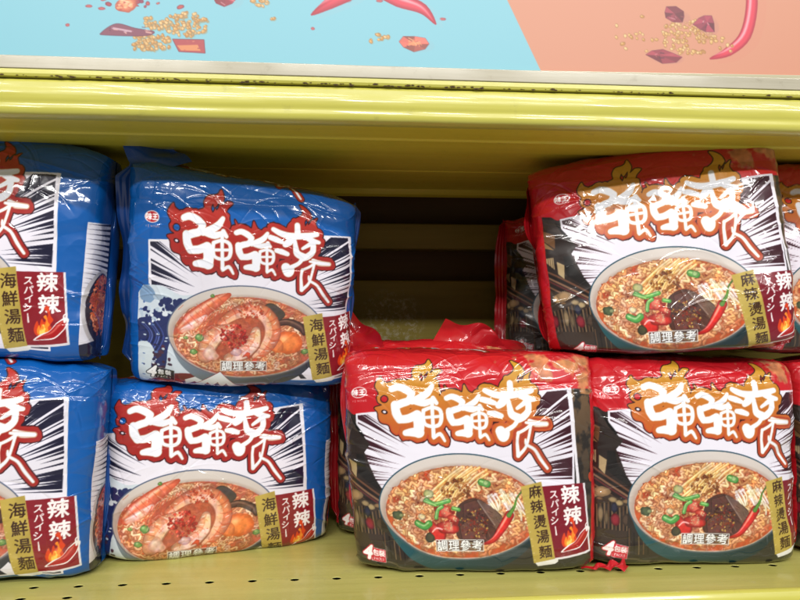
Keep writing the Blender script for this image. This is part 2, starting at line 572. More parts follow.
def bowl_red(cv):
    cv.poly([(374, 515), (388, 532), (412, 556), (440, 562), (374, 562)], '2e2621')
    for i in range(5):
        cv.stroke([(376 + i * 5, 532 + i * 4), (377 + i * 5, 558)], 1.1, ('5a4230', '1c1614', '6a5640')[i % 3], sm=False)
    cv.poly([(545, 520), (560, 530), (574, 556), (574, 562), (470, 562), (520, 548)], '2e2b26')
    bowl(cv, True)
    C = ['e0b080', 'e8bf90', 'd49462', 'dca272', 'eccca2', 'cc8856', 'e0a468']
    noodles(cv, 458.5, 509.5, 77, 44, ['c0744c', 'c8825a', 'b46440'], 280, 1, wid=3.4)
    flecks(cv, 90, 445, 505, 66, 36, ['b03018', 'c23c1c', '8a2a14'], .8, 1.9, 3)
    noodles(cv, 456, 507, 75, 42, C, 290, 2, wid=3.5)
    flecks(cv, 60, 452, 505, 66, 36, ['b83a20', 'c8582c', '9c3818'], .6, 1.3, 4)
    rnd = random.Random(8)
    for i in range(26):              # straighter strands lying on the heap
        x, y = rnd.uniform(300, 400), rnd.uniform(85, 130)
        cv.stroke(z3b([(x + 40, y - 8), (x, y + 20), (x - 45 + rnd.uniform(-20, 20), y + 70)]), 2.8, rnd.choice(['e2bc78', 'dca962', 'e8c88e']), rim='a8642c', hi='f2dcae')
    flecks(cv, 75, 350 + 330 / 3.2, 440 + 150 / 3.2, 15, 11, ['8c4a24', 'a0602c', '74381c', 'b8783c'], .9, 2.1, 6)
    for i in range(26):              # pale mushrooms on the right
        x, y = rnd.uniform(425, 530), rnd.uniform(150, 205)
        cv.stroke(z3b([(x, y), (x + 14, y + 22), (x + rnd.uniform(10, 34), y + 44)]), [2.9, 2.2, 1.9], rnd.choice(['e8d8c0', 'dcc8ac', 'efe3d2']), rim='a88868', hi='faf2e4')
        cv.blob(350 + x / 3.2, 440 + y / 3.2, 1.9, 1.7, 'ece0d0', rim='bca48c', seed=i)
    cv.poly(z3b([(332, 212), (352, 190), (392, 180), (438, 205), (476, 240), (458, 272), (430, 312), (338, 306), (328, 258)]), '4a2a22', sm=True, edge='2a1512')
    cv.poly(z3b([(395, 178), (440, 203), (478, 240), (456, 276), (428, 226)]), '64493f')
    cv.poly(z3b([(338, 268), (380, 236), (420, 262), (424, 306), (345, 306)]), '5c332a', edge='26120f')
    cv.poly(z3b([(352, 196), (392, 184), (424, 224), (384, 240), (352, 236)]), '553028', edge='2a1512')
    rb = random.Random(40)
    for i in range(120):             # meat fibres and glossy spots
        x, y = rb.uniform(340, 468), rb.uniform(192, 302)
        if abs(x - 402) / 74 + abs(y - 248) / 70 < 1:
            cv.stroke(z3b([(x, y), (x + rb.uniform(4, 16), y + rb.uniform(3, 14))]), rb.uniform(.3, .8), rb.choice(['7c5040', '2e1612', '8c6450', '3a1e18', 'a07860']), sm=False, op=.75)
    cv.stroke(z3b([(398, 186), (430, 232), (452, 262)]), 1.2, '8c7468')
    flecks(cv, 130, 350 + 386 / 3.2, 440 + 255 / 3.2, 15, 15, ['8c2c1c', '6a221a', 'a8702c', 'c49a48', '3a1c18', '7a3a20'], .6, 1.5, 7)
    for x, y, r, c in ((292, 218, 25, 'c22e22'), (268, 283, 30, 'c4261e'), (300, 270, 29, 'b82a22'), (320, 245, 16, 'b03020')):
        cv.blob(350 + x / 3.2, 440 + y / 3.2, r / 2.9, r / 3.5, c, rim='7c1812', hi='d85a50', seed=x, rot=.5, wob=.3)
        if x > 268:
            cv.blob(350 + x / 3.2 + .6, 440 + y / 3.2, r / 4.6, r / 5.4, 'd06450', rim='a83830', seed=x + 3, rot=.5, wob=.35)
            flecks(cv, 7, 350 + x / 3.2 + .6, 440 + y / 3.2, r / 6.5, r / 7.5, ['ecc898', 'e4b48c'], .5, .9, x)
    cv.stroke(z3b([(248, 284), (262, 272), (280, 276)]), 1.4, 'f0a8a0')
    flecks(cv, 16, 350 + 298 / 3.2, 440 + 262 / 3.2, 5, 6, ['e8a080', 'e0b890'], .5, 1.0, 9)
    for p, wd, c in (([(232, 182), (258, 196), (305, 186)], 4.4, '5aa046'), ([(200, 258), (222, 268), (238, 258)], 7, '4c9a3e'), ([(226, 186), (262, 200)], 3, '86bc62'),
                     ([(262, 240), (268, 215), (282, 205)], 4, '6aa850'), ([(410, 128), (430, 134)], 7, '5c9c48'), ([(318, 210), (336, 214)], 4, '58a044')):
        cv.stroke(z3b(p), wd, c, rim='2e6a2a', hi='a6d488')
    for x, y, r, c in ((135, 236, 17, '4e5a3c'), (238, 302, 17, '47442e'), (425, 130, 9, '9ec07a'), (240, 166, 17, 'b8b878'), (146, 236, 8, '8a9068'), (215, 236, 12, 'd8c89a')):
        cv.blob(350 + x / 3.2, 440 + y / 3.2, r / 3.2, r / 3.8, c, rim=hx(c) * .6, seed=y)
    cv.stroke(z3b([(414, 322), (448, 308), (478, 268), (500, 232)]), [2, 5.4, 8.6, 9.2], 'c4221c', rim='861410', hi='f08a7c')
    cv.stroke(z3b([(498, 232), (516, 205), (524, 178), (541, 156)]), [5, 2.6, 1.7, 1.6], '5c8c34', rim='3a5c22')
    photo_grain(cv, 458.5, 509.5, 79, 46, 60)
    ref_text(cv)


def ref_text(cv):
    sl, X, Y = cv.win(425, 530, 485, 554)
    bx = [(430.6, 536.5), (479.5, 536.5), (479.5, 547.5), (430.6, 547.5)]
    d = sd_poly(X, Y, bx)
    cv.sd(sl, d, '3a3434', .55)
    cv.put(sl, np.clip(.5 - (np.abs(d) - .35) * cv.S, 0, 1), hx('e8e4e0'))
    for i, ch in enumerate('調理參考'):
        cv.char(ch, 437 + i * 12, 542, 10.6, 'f4f4f4', bold=1, outline='2c2626', ow=1)


def p2m(p):                          # blue pack traced from the upper blue pack in the photo
    return [(358 + (135 + x / 3.636 - 137) * 1.04, 392 + (270 + y / 3.636 - 219) * 1.04) for x, y in p]


def bowl_blue(cv):
    bowl(cv, False)
    k = 1.04 / 3.636
    noodles(cv, 458.5, 509.5, 77, 44, ['b0684a', 'bc7858', 'a85c44'], 280, 11, wid=3.2)
    noodles(cv, 456, 509, 76, 43, ['d49c78', 'dcaa88', 'c8845e', 'e0b896', 'c07654'], 320, 12, wid=2.9)
    flecks(cv, 90, 455, 512, 70, 38, ['c84828', 'd8643c', 'e8b088'], .6, 1.5, 13)
    B = lambda x, y, rx, ry, c, **kw: cv.blob(*p2m([(x, y)])[0], rx * k, ry * k, c, **kw)
    # mushroom, dark slices
    cv.poly(p2m([(424, 98), (452, 90), (496, 124), (482, 148), (455, 152), (430, 122)]), '453a32', sm=True, edge='2a201c')
    cv.stroke(p2m([(432, 104), (458, 134)]), 2.2, '6e6252')
    cv.stroke(p2m([(462, 168), (510, 158), (560, 180), (572, 205)]), [6, 8, 9, 4], '4c2f28', rim='2c1814', hi='7a5444')
    # carrot
    B(512, 240, 56, 46, 'e07838', rim='c4531f', hi='f2a468', wob=.06)
    B(470, 255, 24, 30, 'd8743c', rim='b85428', wob=.1)
    # long whole prawn
    cv.stroke(p2m([(112, 205), (150, 160), (200, 122), (250, 86), (292, 62)]), [9, 15, 15, 12, 4], 'd9694a', rim='b0452c', hi='f3b79c')
    cv.stroke(p2m([(120, 205), (165, 178), (205, 150)]), [6, 9, 5], 'e8b4a4', rim='d08470', hi='f8dcd0')
    for i in range(7):
        x, y = 140 + i * 20, 176 - i * 15
        cv.stroke(p2m([(x - 12, y - 14), (x + 14, y + 12)]), .8, 'b04a34', sm=False, op=.7)
    for i in range(9):
        cv.stroke(p2m([(205 + i * 12, 150 - i * 6), (190 + i * 11, 180 - i * 4), (170 + i * 14, 208 - i * 6)]), 1.3, 'cc5c3c', op=.9)
    # curled prawns: banded bodies with pale bellies
    def prawn(pts, ws, c, belly, band, seed):
        rr_ = random.Random(seed)
        q = smooth(p2m(pts), 7, False)
        w_ = np.interp(np.linspace(0, 1, len(q)), np.linspace(0, 1, len(ws)), ws)
        cv.stroke(q, w_ * 1.10, '8c3c28', sm=False, op=.8)
        cv.stroke(q, w_, c, rim=hx(c) * .74, sm=False)
        dq = np.gradient(q, axis=0)
        nn = np.stack([-dq[:, 1], dq[:, 0]], 1) / np.hypot(dq[:, 0], dq[:, 1])[:, None]
        cv.stroke(q + nn * (w_ * .22)[:, None], w_ * .42, belly, sm=False, op=.8)
        for i in range(2, len(q) - 1, 4):
            o = rr_.uniform(-.6, .6)
            cv.stroke([q[i] - nn[i] * w_[i] * .5, q[i] + dq[i] * (.8 + o) - nn[i] * w_[i] * .1, q[i] + nn[i] * w_[i] * .2], [1.5, 1.0, .4], band, op=.75)
            cv.stroke([q[i] + dq[i] * 1.6 - nn[i] * w_[i] * .32, q[i] + dq[i] * 2.2 - nn[i] * w_[i] * .12], .9, 'fbeee6', sm=False, op=.7)
        for i in range(60):
            j = rr_.randrange(len(q))
            pp = q[j] + nn[j] * w_[j] * rr_.uniform(-.45, .4)
            cv.ell(pp[0], pp[1], rr_.uniform(.3, .8), rr_.uniform(.3, .6), rr_.choice([band, belly, c]), op=.7)
    cv.poly(p2m([(215, 170), (300, 120), (440, 130), (455, 230), (400, 300), (250, 310), (190, 260)]), 'a8482e', sm=True, op=.85)
    prawn([(262, 172), (322, 130), (390, 116), (438, 150), (452, 205), (428, 262), (388, 304)], [8, 13, 16, 17, 17, 14, 7], 'dc7c58', 'eebba2', 'bc4426', 31)
    prawn([(204, 298), (218, 252), (250, 214), (300, 186)], [16, 19, 17, 8], 'dd9474', 'f0c8b6', 'c05a3a', 32)
    prawn([(286, 306), (340, 286), (380, 246), (392, 196)], [8, 16, 16, 9], 'e09a78', 'f2cdb8', 'c45c3c', 33)
    B(222, 290, 30, 27, 'e6bcaa', rim='c88470', hi='f2d6ca', wob=.15)
    B(318, 282, 20, 16, 'cfa6a8', rim='a87474', hi='e6d2d2', wob=.2)
    for sx_, sy_ in ((388, 306), (360, 282)):
        cv.poly(p2m([(sx_, sy_), (sx_ - 18, sy_ + 20), (sx_ - 4, sy_ + 16), (sx_ + 8, sy_ + 24), (sx_ + 10, sy_ + 4)]), 'c8482c', edge='8c2c1c', ew=.3)
    flecks(cv, 60, *p2m([(370, 118)])[0], 13, 9, ['d8542c', 'c03c20', 'e8905c', 'f0b890', 'a83820'], .7, 1.7, 15)
    flecks(cv, 110, *p2m([(308, 222)])[0], 15, 14, ['c0261c', 'a81c18', 'd84434', 'e86c58', '8c1814'], 1.0, 2.3, 16)
    for x, y, r in ((182, 230, 17), (162, 286, 14), (578, 276, 15), (132, 232, 9), (230, 70, 8)):
        B(x, y, r, r * .8, '6a8c46', rim='3c5c2c', hi='a8c080', seed=x)
    rr = random.Random(77)
    for i in range(46):              # veins, antennae and bright wet edges on the prawns
        x, y = rr.uniform(120, 250), rr.uniform(90, 230)
        cv.stroke(p2m([(x, y), (x + rr.uniform(-22, 22), y + rr.uniform(6, 20))]), rr.uniform(.4, 1.0), rr.choice(['c4583c', 'e8a890', 'b84830', 'f0c0a8', 'd87858']), sm=False, op=.6)
    photo_grain(cv, 458.5, 509.5, 79, 46, 70)
    ref_text(cv)


def tags(cv, red):
    # dark red square with the brush words, the flame and the outlined chilli
    sq = [(536, 485), (581, 482.8), (588.5, 552.5), (546, 556)]
    cv.poly([(x + dx, y + dy) for (x, y), (dx, dy) in zip(sq, ((0, 0), (2, 0), (2.2, 2.2), (0, 2)))], 'e2dde2')
    cv.poly(sq, '7a1626' if red else '861a26')
    for (ch, x, y) in (('辣', 568, 493.5), ('辣', 570.5, 514.5)):
        cv.char(ch, x, y, 18, 'f4eeee', rot=-.06, bold=2)
    for i, (ch, x, y) in enumerate((('ス', 551, 493), ('パ', 552, 501.5), ('イ', 552.6, 510), ('シ', 551.8, 518.5))):
        cv.char(ch, x, y, 8.6, 'f0e6e6', rot=-.06, bold=1)
    cv.stroke([(552.4, 524.5), (553.4, 532.5)], [1.0, 1.5], 'f0e6e6', sm=False)
    fl = [(458, 410), (470, 375), (452, 350), (468, 340), (480, 380), (492, 400), (482, 420), (488, 440), (478, 460), (450, 470), (425, 465), (416, 440), (428, 405), (438, 425), (446, 395)]
    cv.poly(z4(fl), 'd8411c', sm=True)
    cv.poly(z4([((x - 454) * .66 + 454, (y - 430) * .66 + 440) for x, y in fl]), 'f08a2a', sm=True)
    cv.poly(z4([((x - 454) * .34 + 452, (y - 430) * .34 + 450) for x, y in fl]), 'f8d060', sm=True)
    cv.stroke(z4([(416, 488), (450, 474), (492, 462), (520, 428), (538, 402)]), [1.2, 6, 9, 10, 6], 'f0eaea')
    cv.stroke(z4([(424, 486), (455, 474), (492, 460), (518, 430), (532, 410)]), [.4, 4.2, 7.4, 8.2, 4.6], 'a81c1e', hi='d05a50')
    cv.stroke(z4([(536, 408), (530, 382), (540, 372)]), [2.2, 1.2, 1.2], 'f0eaea')
    # torn white paper under the gold strip, then the strip
    cv.poly(z4([(298, 532), (400, 515), (402, 530), (388, 540), (312, 550)]), 'e8e6e4')
    g = [(517.6, 484.4), (538.8, 480.2), (552.2, 556.2), (530.8, 560.2)]
    w = cv.box(cv.T(g), 2)
    sl, X, Y = w
    n = fbm(X, Y, 18, 21, 3)[..., None]
    cv.put(sl, np.clip(.5 - sd_poly(X, Y, cv.T(g)) * cv.S, 0, 1), hx('b8a04c') * (.9 + .22 * n))
    for i in range(9):
        cv.ell(521.8 + i * 1.25, 501 + i * 7 - 0.2, .8, .6, 'd8c888', op=.6)
    word = '麻辣燙湯麵' if red else '海鮮湯麵'
    if red:
        pos = [(532.2, 489.8), (534, 504.2), (536.8, 519), (539.6, 533.6), (542.2, 548.6)]
        sz = 12.6
    else:
        pos = [(532.8, 494), (535.5, 511), (538.8, 528), (541.8, 545.5)]
        sz = 14.4
    for ch, (x, y) in zip(word, pos):
        cv.char(ch, x, y, sz, '3c2416', rot=-.12, bold=1)


def logo(cv, red):
    sl, X, Y = cv.win(345, 380, 372, 404)
    d = sd_ell(X, Y, 358, 391.6, 8.2, 5.6)
    cv.sd(sl, d, 'f0dede')
    cv.sd(sl, d + .75, 'b8202a')
    cv.char('味', 354.6, 391.6, 6.2, 'ffffff', bold=1)
    cv.char('王', 361.4, 391.6, 6.0, 'ffffff', bold=1)
    for i, ch in enumerate('VEWONG'):
        cv.char(ch, 351.6 + i * 2.5 + (.8 if i > 1 else 0), 400.2, 1.9, 'e8a8a8')


def pack_mark(cv, red):
    if red:
        cv.poly([(361, 548), (375.5, 550.4), (375, 563.5), (360, 561.5)], 'c8283a', sm=False, edge='e8c8cc', ew=.4)
        out, c = 'b8202c', 'f8f0f0'
    else:
        cv.poly([(361, 548), (381, 550), (380, 563.5), (360, 561.8)], '1c1e26', edge='9aa2ac', ew=.4)
        out, c = '16181e', 'f4f4f4'
    cv.char('4', 356.6, 553.4, 14, c, bold=3, shear=.28, outline=out, ow=4)
    cv.char('包', 365 if red else 366, 553, 6.4, c, bold=1, rot=.08)
    cv.char('裝', 371.6 if red else 374, 553.8, 6.4, c, bold=1, rot=.08)
    for i, ch in enumerate('PACKS'):
        cv.char(ch, 363.2 + i * (2.3 if red else 3.1), 559.4 + i * .2, 2.7, c, rot=.08)


def street(cv):
    """night street of old houses on the left edge of the red pack"""
    A = lambda p: [(580 + x / 5 - 267, 450 + y / 5 + 4) for x, y in p]
    B = lambda p: [(580 + x / 6 - 267, 350 + y / 6 + 4) for x, y in p]
    cv.poly([(334, 406), (345, 409), (352, 415), (356, 428), (368, 444), (362, 452), (372, 478), (381, 492), (390, 560), (334, 566)], '2b211e')
    cv.poly(B([(128, 410), (205, 455), (195, 545), (128, 480)]), '6b4a30')
    cv.poly(B([(128, 486), (190, 552), (128, 530)]), '8a6a44')
    cv.poly(B([(135, 330), (210, 352), (225, 400), (300, 492), (200, 430), (140, 405)]), '3a302c')
    cv.poly(B([(205, 360), (300, 490), (290, 500), (250, 450)]), '12100f')
    cv.poly(A([(104, 0), (150, 0), (150, 68), (104, 18)]), 'a8906a')
    cv.poly(A([(165, 25), (202, 48), (194, 122), (165, 92)]), 'b09870')
    for k in range(4):
        cv.stroke(A([(110 + k * 11, 0), (110 + k * 11, 60)]), .5, '3c2e24', sm=False)
    cv.poly(A([(202, 0), (240, 0), (250, 60), (318, 160), (312, 180), (240, 130), (205, 100)]), '1d1918')
    for i, c in enumerate(('6a4634', '221a18', '83604a', '5a2c2c', '2a2020', '71513c')):
        cv.stroke(A([(100, 70 + i * 17), (180, 118 + i * 17), (318, 205 + i * 15)]), 1.9, c)
    cv.poly(A([(100, 175), (318, 262), (345, 420), (330, 480), (100, 480)]), '3b2e26')
    for x, y, rx, ry, c in ((150, 224, 26, 22, 'b08c62'), (178, 212, 38, 27, 'a88660'), (232, 248, 22, 14, '9c8460'), (264, 264, 20, 15, 'a89068'), (296, 252, 18, 10, '8a6c4c'),
                            (170, 250, 14, 8, '7a5c40')):
        cv.blob(*A([(x, y)])[0], rx / 5, ry / 5, c, rim=hx(c) * .7, seed=x)
    for i in range(26):
        x = 104 + i * 9
        cv.stroke(A([(x, 262 + (i * 37) % 40), (x + 3, 400)]), 1.1, ('5a4230', '1c1614', '7a6248', '2c2420')[i % 4], sm=False)
    for x, y, rx, ry, c in ((246, 345, 22, 32, '8a2430'), (116, 352, 17, 36, '7c1e2a'), (176, 330, 12, 42, '8c7658'), (240, 285, 16, 26, '2a2a3c'), (298, 345, 18, 30, '4e3c30'), (204, 345, 9, 34, '6c5a44')):
        cv.blob(*A([(x, y)])[0], rx / 5, ry / 5, c, rim=hx(c) * .6, seed=x)


def waves(cv):
    """a plain cartoon sea: navy swells with pale foam, nothing quoted from a known print"""
    rnd = random.Random(3)
    sl, X, Y = cv.win(340, 450, 470, 585)
    reg = sd_poly(X, Y, smooth([(338, 464), (348, 459), (368, 458), (388, 466), (405, 466), (425, 480), (440, 583), (338, 583)], 5))
    cv.sd(sl, reg, 'cdd8e2')
    cv.blob(352, 468, 9, 9, '7d9bbd', seed=2)
    cv.blob(366, 470, 7, 3, 'a4b6c8', seed=3)
    for i in range(24):
        a = i / 24
        cv.blob(369 + a * 30 + rnd.uniform(-3, 3), 476 + rnd.uniform(-4, 6), rnd.uniform(2, 4), rnd.uniform(2, 3.6), '1f2a5c', seed=i)
    cv.poly([(340, 500), (352, 492), (362, 486), (380, 488), (388, 500), (376, 520), (372, 545), (362, 560), (340, 540)], '222c60', sm=True)
    for i in range(22):
        cv.blob(352 + rnd.uniform(-8, 20), 489 + rnd.uniform(-8, 6), rnd.uniform(1.4, 3.2), rnd.uniform(1.2, 2.6), rnd.choice(['dfe6ee', 'b8c8d8', '222c60']), seed=i)
    for i in range(8):
        cv.stroke([(360 - i * 2.4, 494 + i), (370 - i * 2.5, 512), (360 - i * 2.3, 534), (350 - i * 1.4, 552)], [.5, 1.2, 1.2, .5], ('3f4f94', '141a40', '5a6aac')[i % 3])
    cv.poly([(338, 528), (352, 520), (360, 530), (356, 548), (366, 566), (338, 572)], 'cfdae0', sm=True)
    for i in range(20):
        cv.blob(358 + rnd.uniform(0, 22), 522 + i * 1.9, rnd.uniform(1.6, 3.2), rnd.uniform(1.4, 2.8), rnd.choice(['3c2238', '4c2a3c', '2a2448']), seed=i + 40)
    cv.poly([(345, 572), (372, 556), (400, 552), (470, 560), (500, 583), (345, 583)], '6e2430', sm=True)
    for i in range(9):
        cv.stroke([(342 + i * 5, 574 - i * .5), (362 + i * 8, 566 - (i % 3) * 3), (392 + i * 9, 574)], 1.1, ('cdd6e0', '24305e', '9c4048')[i % 3])
    for i in range(46):
        x, y = 344 + rnd.uniform(0, 30), 474 + rnd.uniform(0, 96)
        if (x - 458) ** 2 / 84 ** 2 + (y - 505) ** 2 / 52 ** 2 > 1.02:
            cv.blob(x, y, rnd.uniform(.7, 2.0), rnd.uniform(.6, 1.5), rnd.choice(['e6edf2', '24306a', '5a74a8', 'c8d6e2']), seed=i + 90)
    # spiky white crest in front of the bowl
    cr = [(392, 560), (402, 556), (430, 546), (437, 556), (447, 566), (462, 575), (480, 583), (452, 583), (440, 572), (436, 562), (430, 571), (427, 560), (420, 567), (416, 559), (408, 567), (402, 562), (392, 568)]
    cv.poly(cr, 'e2e6ea')


def paint(red):
    base = 'c01824' if red else '0c58a6'
    cv = Canvas(318, 296, 660, 604, 4, base)
    sl, X, Y = cv.win(318, 296, 660, 604)
    if red:
        cv.poly([(334, 404), (600, 380), (604, 560), (334, 560)], '2c2724')
        sky = np.clip(.5 - sd_poly(X, Y, [(330, 296), (612, 296), (612, 384), (568, 388), (352, 414), (330, 405)]) * 4, 0, 1)
        cv.put(sl, sky, hx('c01a24') * (1 + .12 * (fbm(X, Y, 40, 3, 3)[..., None] - .5)))
        # tan figures faintly printed on the upper right
        n = fbm(X, Y, 13, 31, 4)
        m = np.clip((n - .56 + .30 * np.clip((X - 520) / 60, -1, 1) - .010 * np.abs(Y - 366)) * 8, 0, 1) * np.clip((600 - X) / 10, 0, 1) * np.clip((Y - 340) / 10, 0, 1) * (Y < 392)
        cv.put(sl, m * .85, hx('bf8658') * (.8 + .45 * fbm(X, Y, 6, 8, 2)[..., None]))
        m = np.clip(((X - 524) / 60) * 1.2 - np.abs(Y - 360) / 26 - (fbm(X, Y, 9, 77, 3) - .3), 0, 1) * np.clip((602 - X) / 10, 0, 1) * (Y < 389)
        cv.put(sl, m * .8, hx('c48c5c') * (.75 + .5 * fbm(X, Y, 5, 18, 2)[..., None]))
        # leafy gold and dark strip right of the framed burst
        n = fbm(X * 1.3, Y * .8, 10, 41, 4)
        m = (X > 566) & (X < 592) & (Y > 388) & (Y < 560)
        t = np.clip((470 - Y) / 90, 0, 1)
        cv.put(sl, m * np.clip((n - .5 + .22 * t) * 7, 0, 1) * (.25 + .4 * t), hx('94704c'))
    burst(cv, red)
    if red:
        street(cv)
        cv.poly([(330, 556), (604, 556), (604, 604), (330, 604)], '34322a')
        for i in range(14):
            cv.stroke([(380 - i * 3, 556), (388 - i * 2, 562), (384 + i * 6, 570)], .5, '5c5240')
        cv.poly([(568, 387), (570.6, 386.7), (574, 440), (578, 484), (575, 484), (571.2, 440)], 'e6e2ea')
        cv.poly([(591, 392), (608, 380), (608, 604), (591, 604)], 'bc1822')
        for (x, y, h) in ((594, 432, 5), (596, 500, 6)):
            cv.blob(x - 4, y + 46, 2.6, h, 'b03c24', seed=y)
        cv.poly([(318, 296), (335, 296), (335, 604), (318, 604)], 'bc1822')
    else:
        waves(cv)
        sl, X, Y = cv.win(318, 296, 660, 604)
        cv.poly([(318, 296), (352.8, 296), (352.8, 452), (345, 462), (341, 468), (341, 604), (318, 604)], base)
        cv.poly([(354, 413), (376, 411.5), (376, 413.5), (355.8, 415), (355.8, 457), (354, 457)], 'e6e2ea')
        cv.poly([(560, 388), (568, 387), (570.5, 387), (575, 486), (572.6, 486), (568.4, 390)], 'e6e2ea')
        cv.poly([(570.5, 386), (606, 386), (606, 604), (590, 604), (590, 550), (583, 480), (575, 480)], base)
        cv.poly([(330, 581), (606, 581), (606, 604), (330, 604)], base)
        # next panel of the wrapper, just round the right edge
        cv.poly([(598, 430), (640, 424), (640, 570), (598, 570)], 'dcdae6')
        for i in range(16):
            y = 432 + i * 5
            cv.poly([(598, y), (640, y - 8 + i), (640, y - 5 + i)], '1b1a33')
        cv.blob(628, 520, 30, 44, 'b8b4b8', wob=.02)
        cv.blob(629, 520, 26, 39, '2c2430', wob=.02)
        noodles(cv, 630, 516, 23, 34, ['c85a3a', 'd8805c', 'b84a30'], 120, 30)
        cv.poly([(598, 556), (640, 550), (640, 590), (598, 590)], '1a1c38')
    if red:
        bowl_red(cv)
    else:
        bowl_blue(cv)
        cr = [(392, 574), (402, 566), (430, 549), (437, 557), (447, 567), (462, 576), (480, 583), (452, 583), (440, 573), (436, 564), (430, 571), (427, 562), (420, 569), (416, 563), (408, 572), (402, 569)]
        cv.poly(cr, 'e2e6ea', edge='7a2430')
    # ghost of the previous panel's title, which rolls over the top of the pack
    cv.tf = (.8, 52 if red else 75, -34 if red else -21)
    title(cv, red)
    cv.tf = None
    if red:
        cv.put(cv.win(318, 296, 660, 330)[0], .0, hx(base))
    title(cv, red)
    logo(cv, red)
    pack_mark(cv, red)
    tags(cv, red)
    return cv


# ------------------------------------------------------------------ scene helpers
def tag(o, label=None, cat=None, group=None, kind=None):
    for k, v in (('label', label), ('category', cat), ('group', group), ('kind', kind)):
        if v:
            o[k] = v
    return o


def link(name, me, mat, parent=None):
    o = bpy.data.objects.new(name, me)
    COL.objects.link(o)
    if mat:
        for m in (mat if isinstance(mat, (list, tuple)) else [mat]):
            me.materials.append(m)
    if parent:
        o.parent = parent
    return o


def grid_mesh(name, X, Y, Z, col=None, wrap=False, flip=False):
    """quads over an (n, m) array of points; wrap closes the rows"""
    n, m = X.shape
    V = np.stack([X, Y, Z], -1).reshape(-1, 3).astype(np.float32)
    i = np.arange(n if wrap else n - 1)
    j = np.arange(m - 1)
    I, J = np.meshgrid(i, j, indexing='ij')
    I2 = (I + 1) % n
    q = np.stack([I * m + J, I * m + J + 1, I2 * m + J + 1, I2 * m + J], -1).reshape(-1, 4)
    if flip:
        q = q[:, ::-1]
    me = bpy.data.meshes.new(name)
    me.vertices.add(len(V))
    me.vertices.foreach_set('co', V.ravel())
    me.loops.add(q.size)
    me.loops.foreach_set('vertex_index', np.ascontiguousarray(q).ravel().astype(np.int32))
    me.polygons.add(len(q))
    me.polygons.foreach_set('loop_start', np.arange(0, q.size, 4, dtype=np.int32))
    me.polygons.foreach_set('use_smooth', np.ones(len(q), bool))
    if col is not None:
        at = me.color_attributes.new('print', 'FLOAT_COLOR', 'POINT')
        c = np.ones((len(V), 4), np.float32)
        c[:, :3] = lin(col).reshape(-1, 3)
        at.data.foreach_set('color', c.ravel())
    me.update()
    me.validate()
    return me


def poly_mesh(name, V, F, smooth_=False):
    me = bpy.data.meshes.new(name)
    me.from_pydata([tuple(map(float, v)) for v in V], [], F)
    me.update()
    if smooth_:
        for p in me.polygons:
            p.use_smooth = True
    return me


def extrude_profile(name, prof, x0, x1, nx=1, jitter=0):
    """closed (Y, Z) outline swept along X, capped"""
    V, F, n = [], [], len(prof)
    rnd = random.Random(4)
    for i in range(nx + 1):
        x = x0 + (x1 - x0) * i / nx
        dz = jitter * (math.sin(x * 9) * .5 + math.sin(x * 31 + 1) * .3 + rnd.uniform(-.2, .2))
        dy = jitter * (math.sin(x * 13 + 2) * .5 + math.sin(x * 47) * .3 + rnd.uniform(-.25, .25))
        V += [(x, y + dy * (.4 + .6 * math.sin(z * 400)), z + dz) for y, z in prof]
    for i in range(nx):
        for k in range(n):
            a, b = i * n + k, i * n + (k + 1) % n
            F.append((a, b, b + n, a + n))
    F.append(tuple(range(n))[::-1])
    F.append(tuple(nx * n + k for k in range(n)))
    me = poly_mesh(name, V, F)
    bm = bmesh.new()
    bm.from_mesh(me)
    bmesh.ops.recalc_face_normals(bm, faces=bm.faces)
    bm.to_mesh(me)
    bm.free()
    return me


def fillet(pts, r, n=4):
    """round the corners of a closed outline"""
    out = []
    N = len(pts)
    for i in range(N):
        p, a, b = Vector(pts[i]), Vector(pts[i - 1]), Vector(pts[(i + 1) % N])
        rr = min(r, (a - p).length * .45, (b - p).length * .45)
        s, e = p + (a - p).normalized() * rr, p + (b - p).normalized() * rr
        for k in range(n + 1):
            t = k / n
            out.append(tuple((s * (1 - t) + p * t) * (1 - t) + (p * (1 - t) + e * t) * t))
    return out


# ------------------------------------------------------------------ materials
def new_mat(name):
    m = bpy.data.materials.new(name)
    m.use_nodes = True
    nt = m.node_tree
    b = nt.nodes['Principled BSDF']
    return m, nt, b


def N(nt, kind, **kw):
    n = nt.nodes.new(kind)
    for k, v in kw.items():
        if k in n.inputs:
            n.inputs[k].default_value = v
        else:
            setattr(n, k, v)
    return n


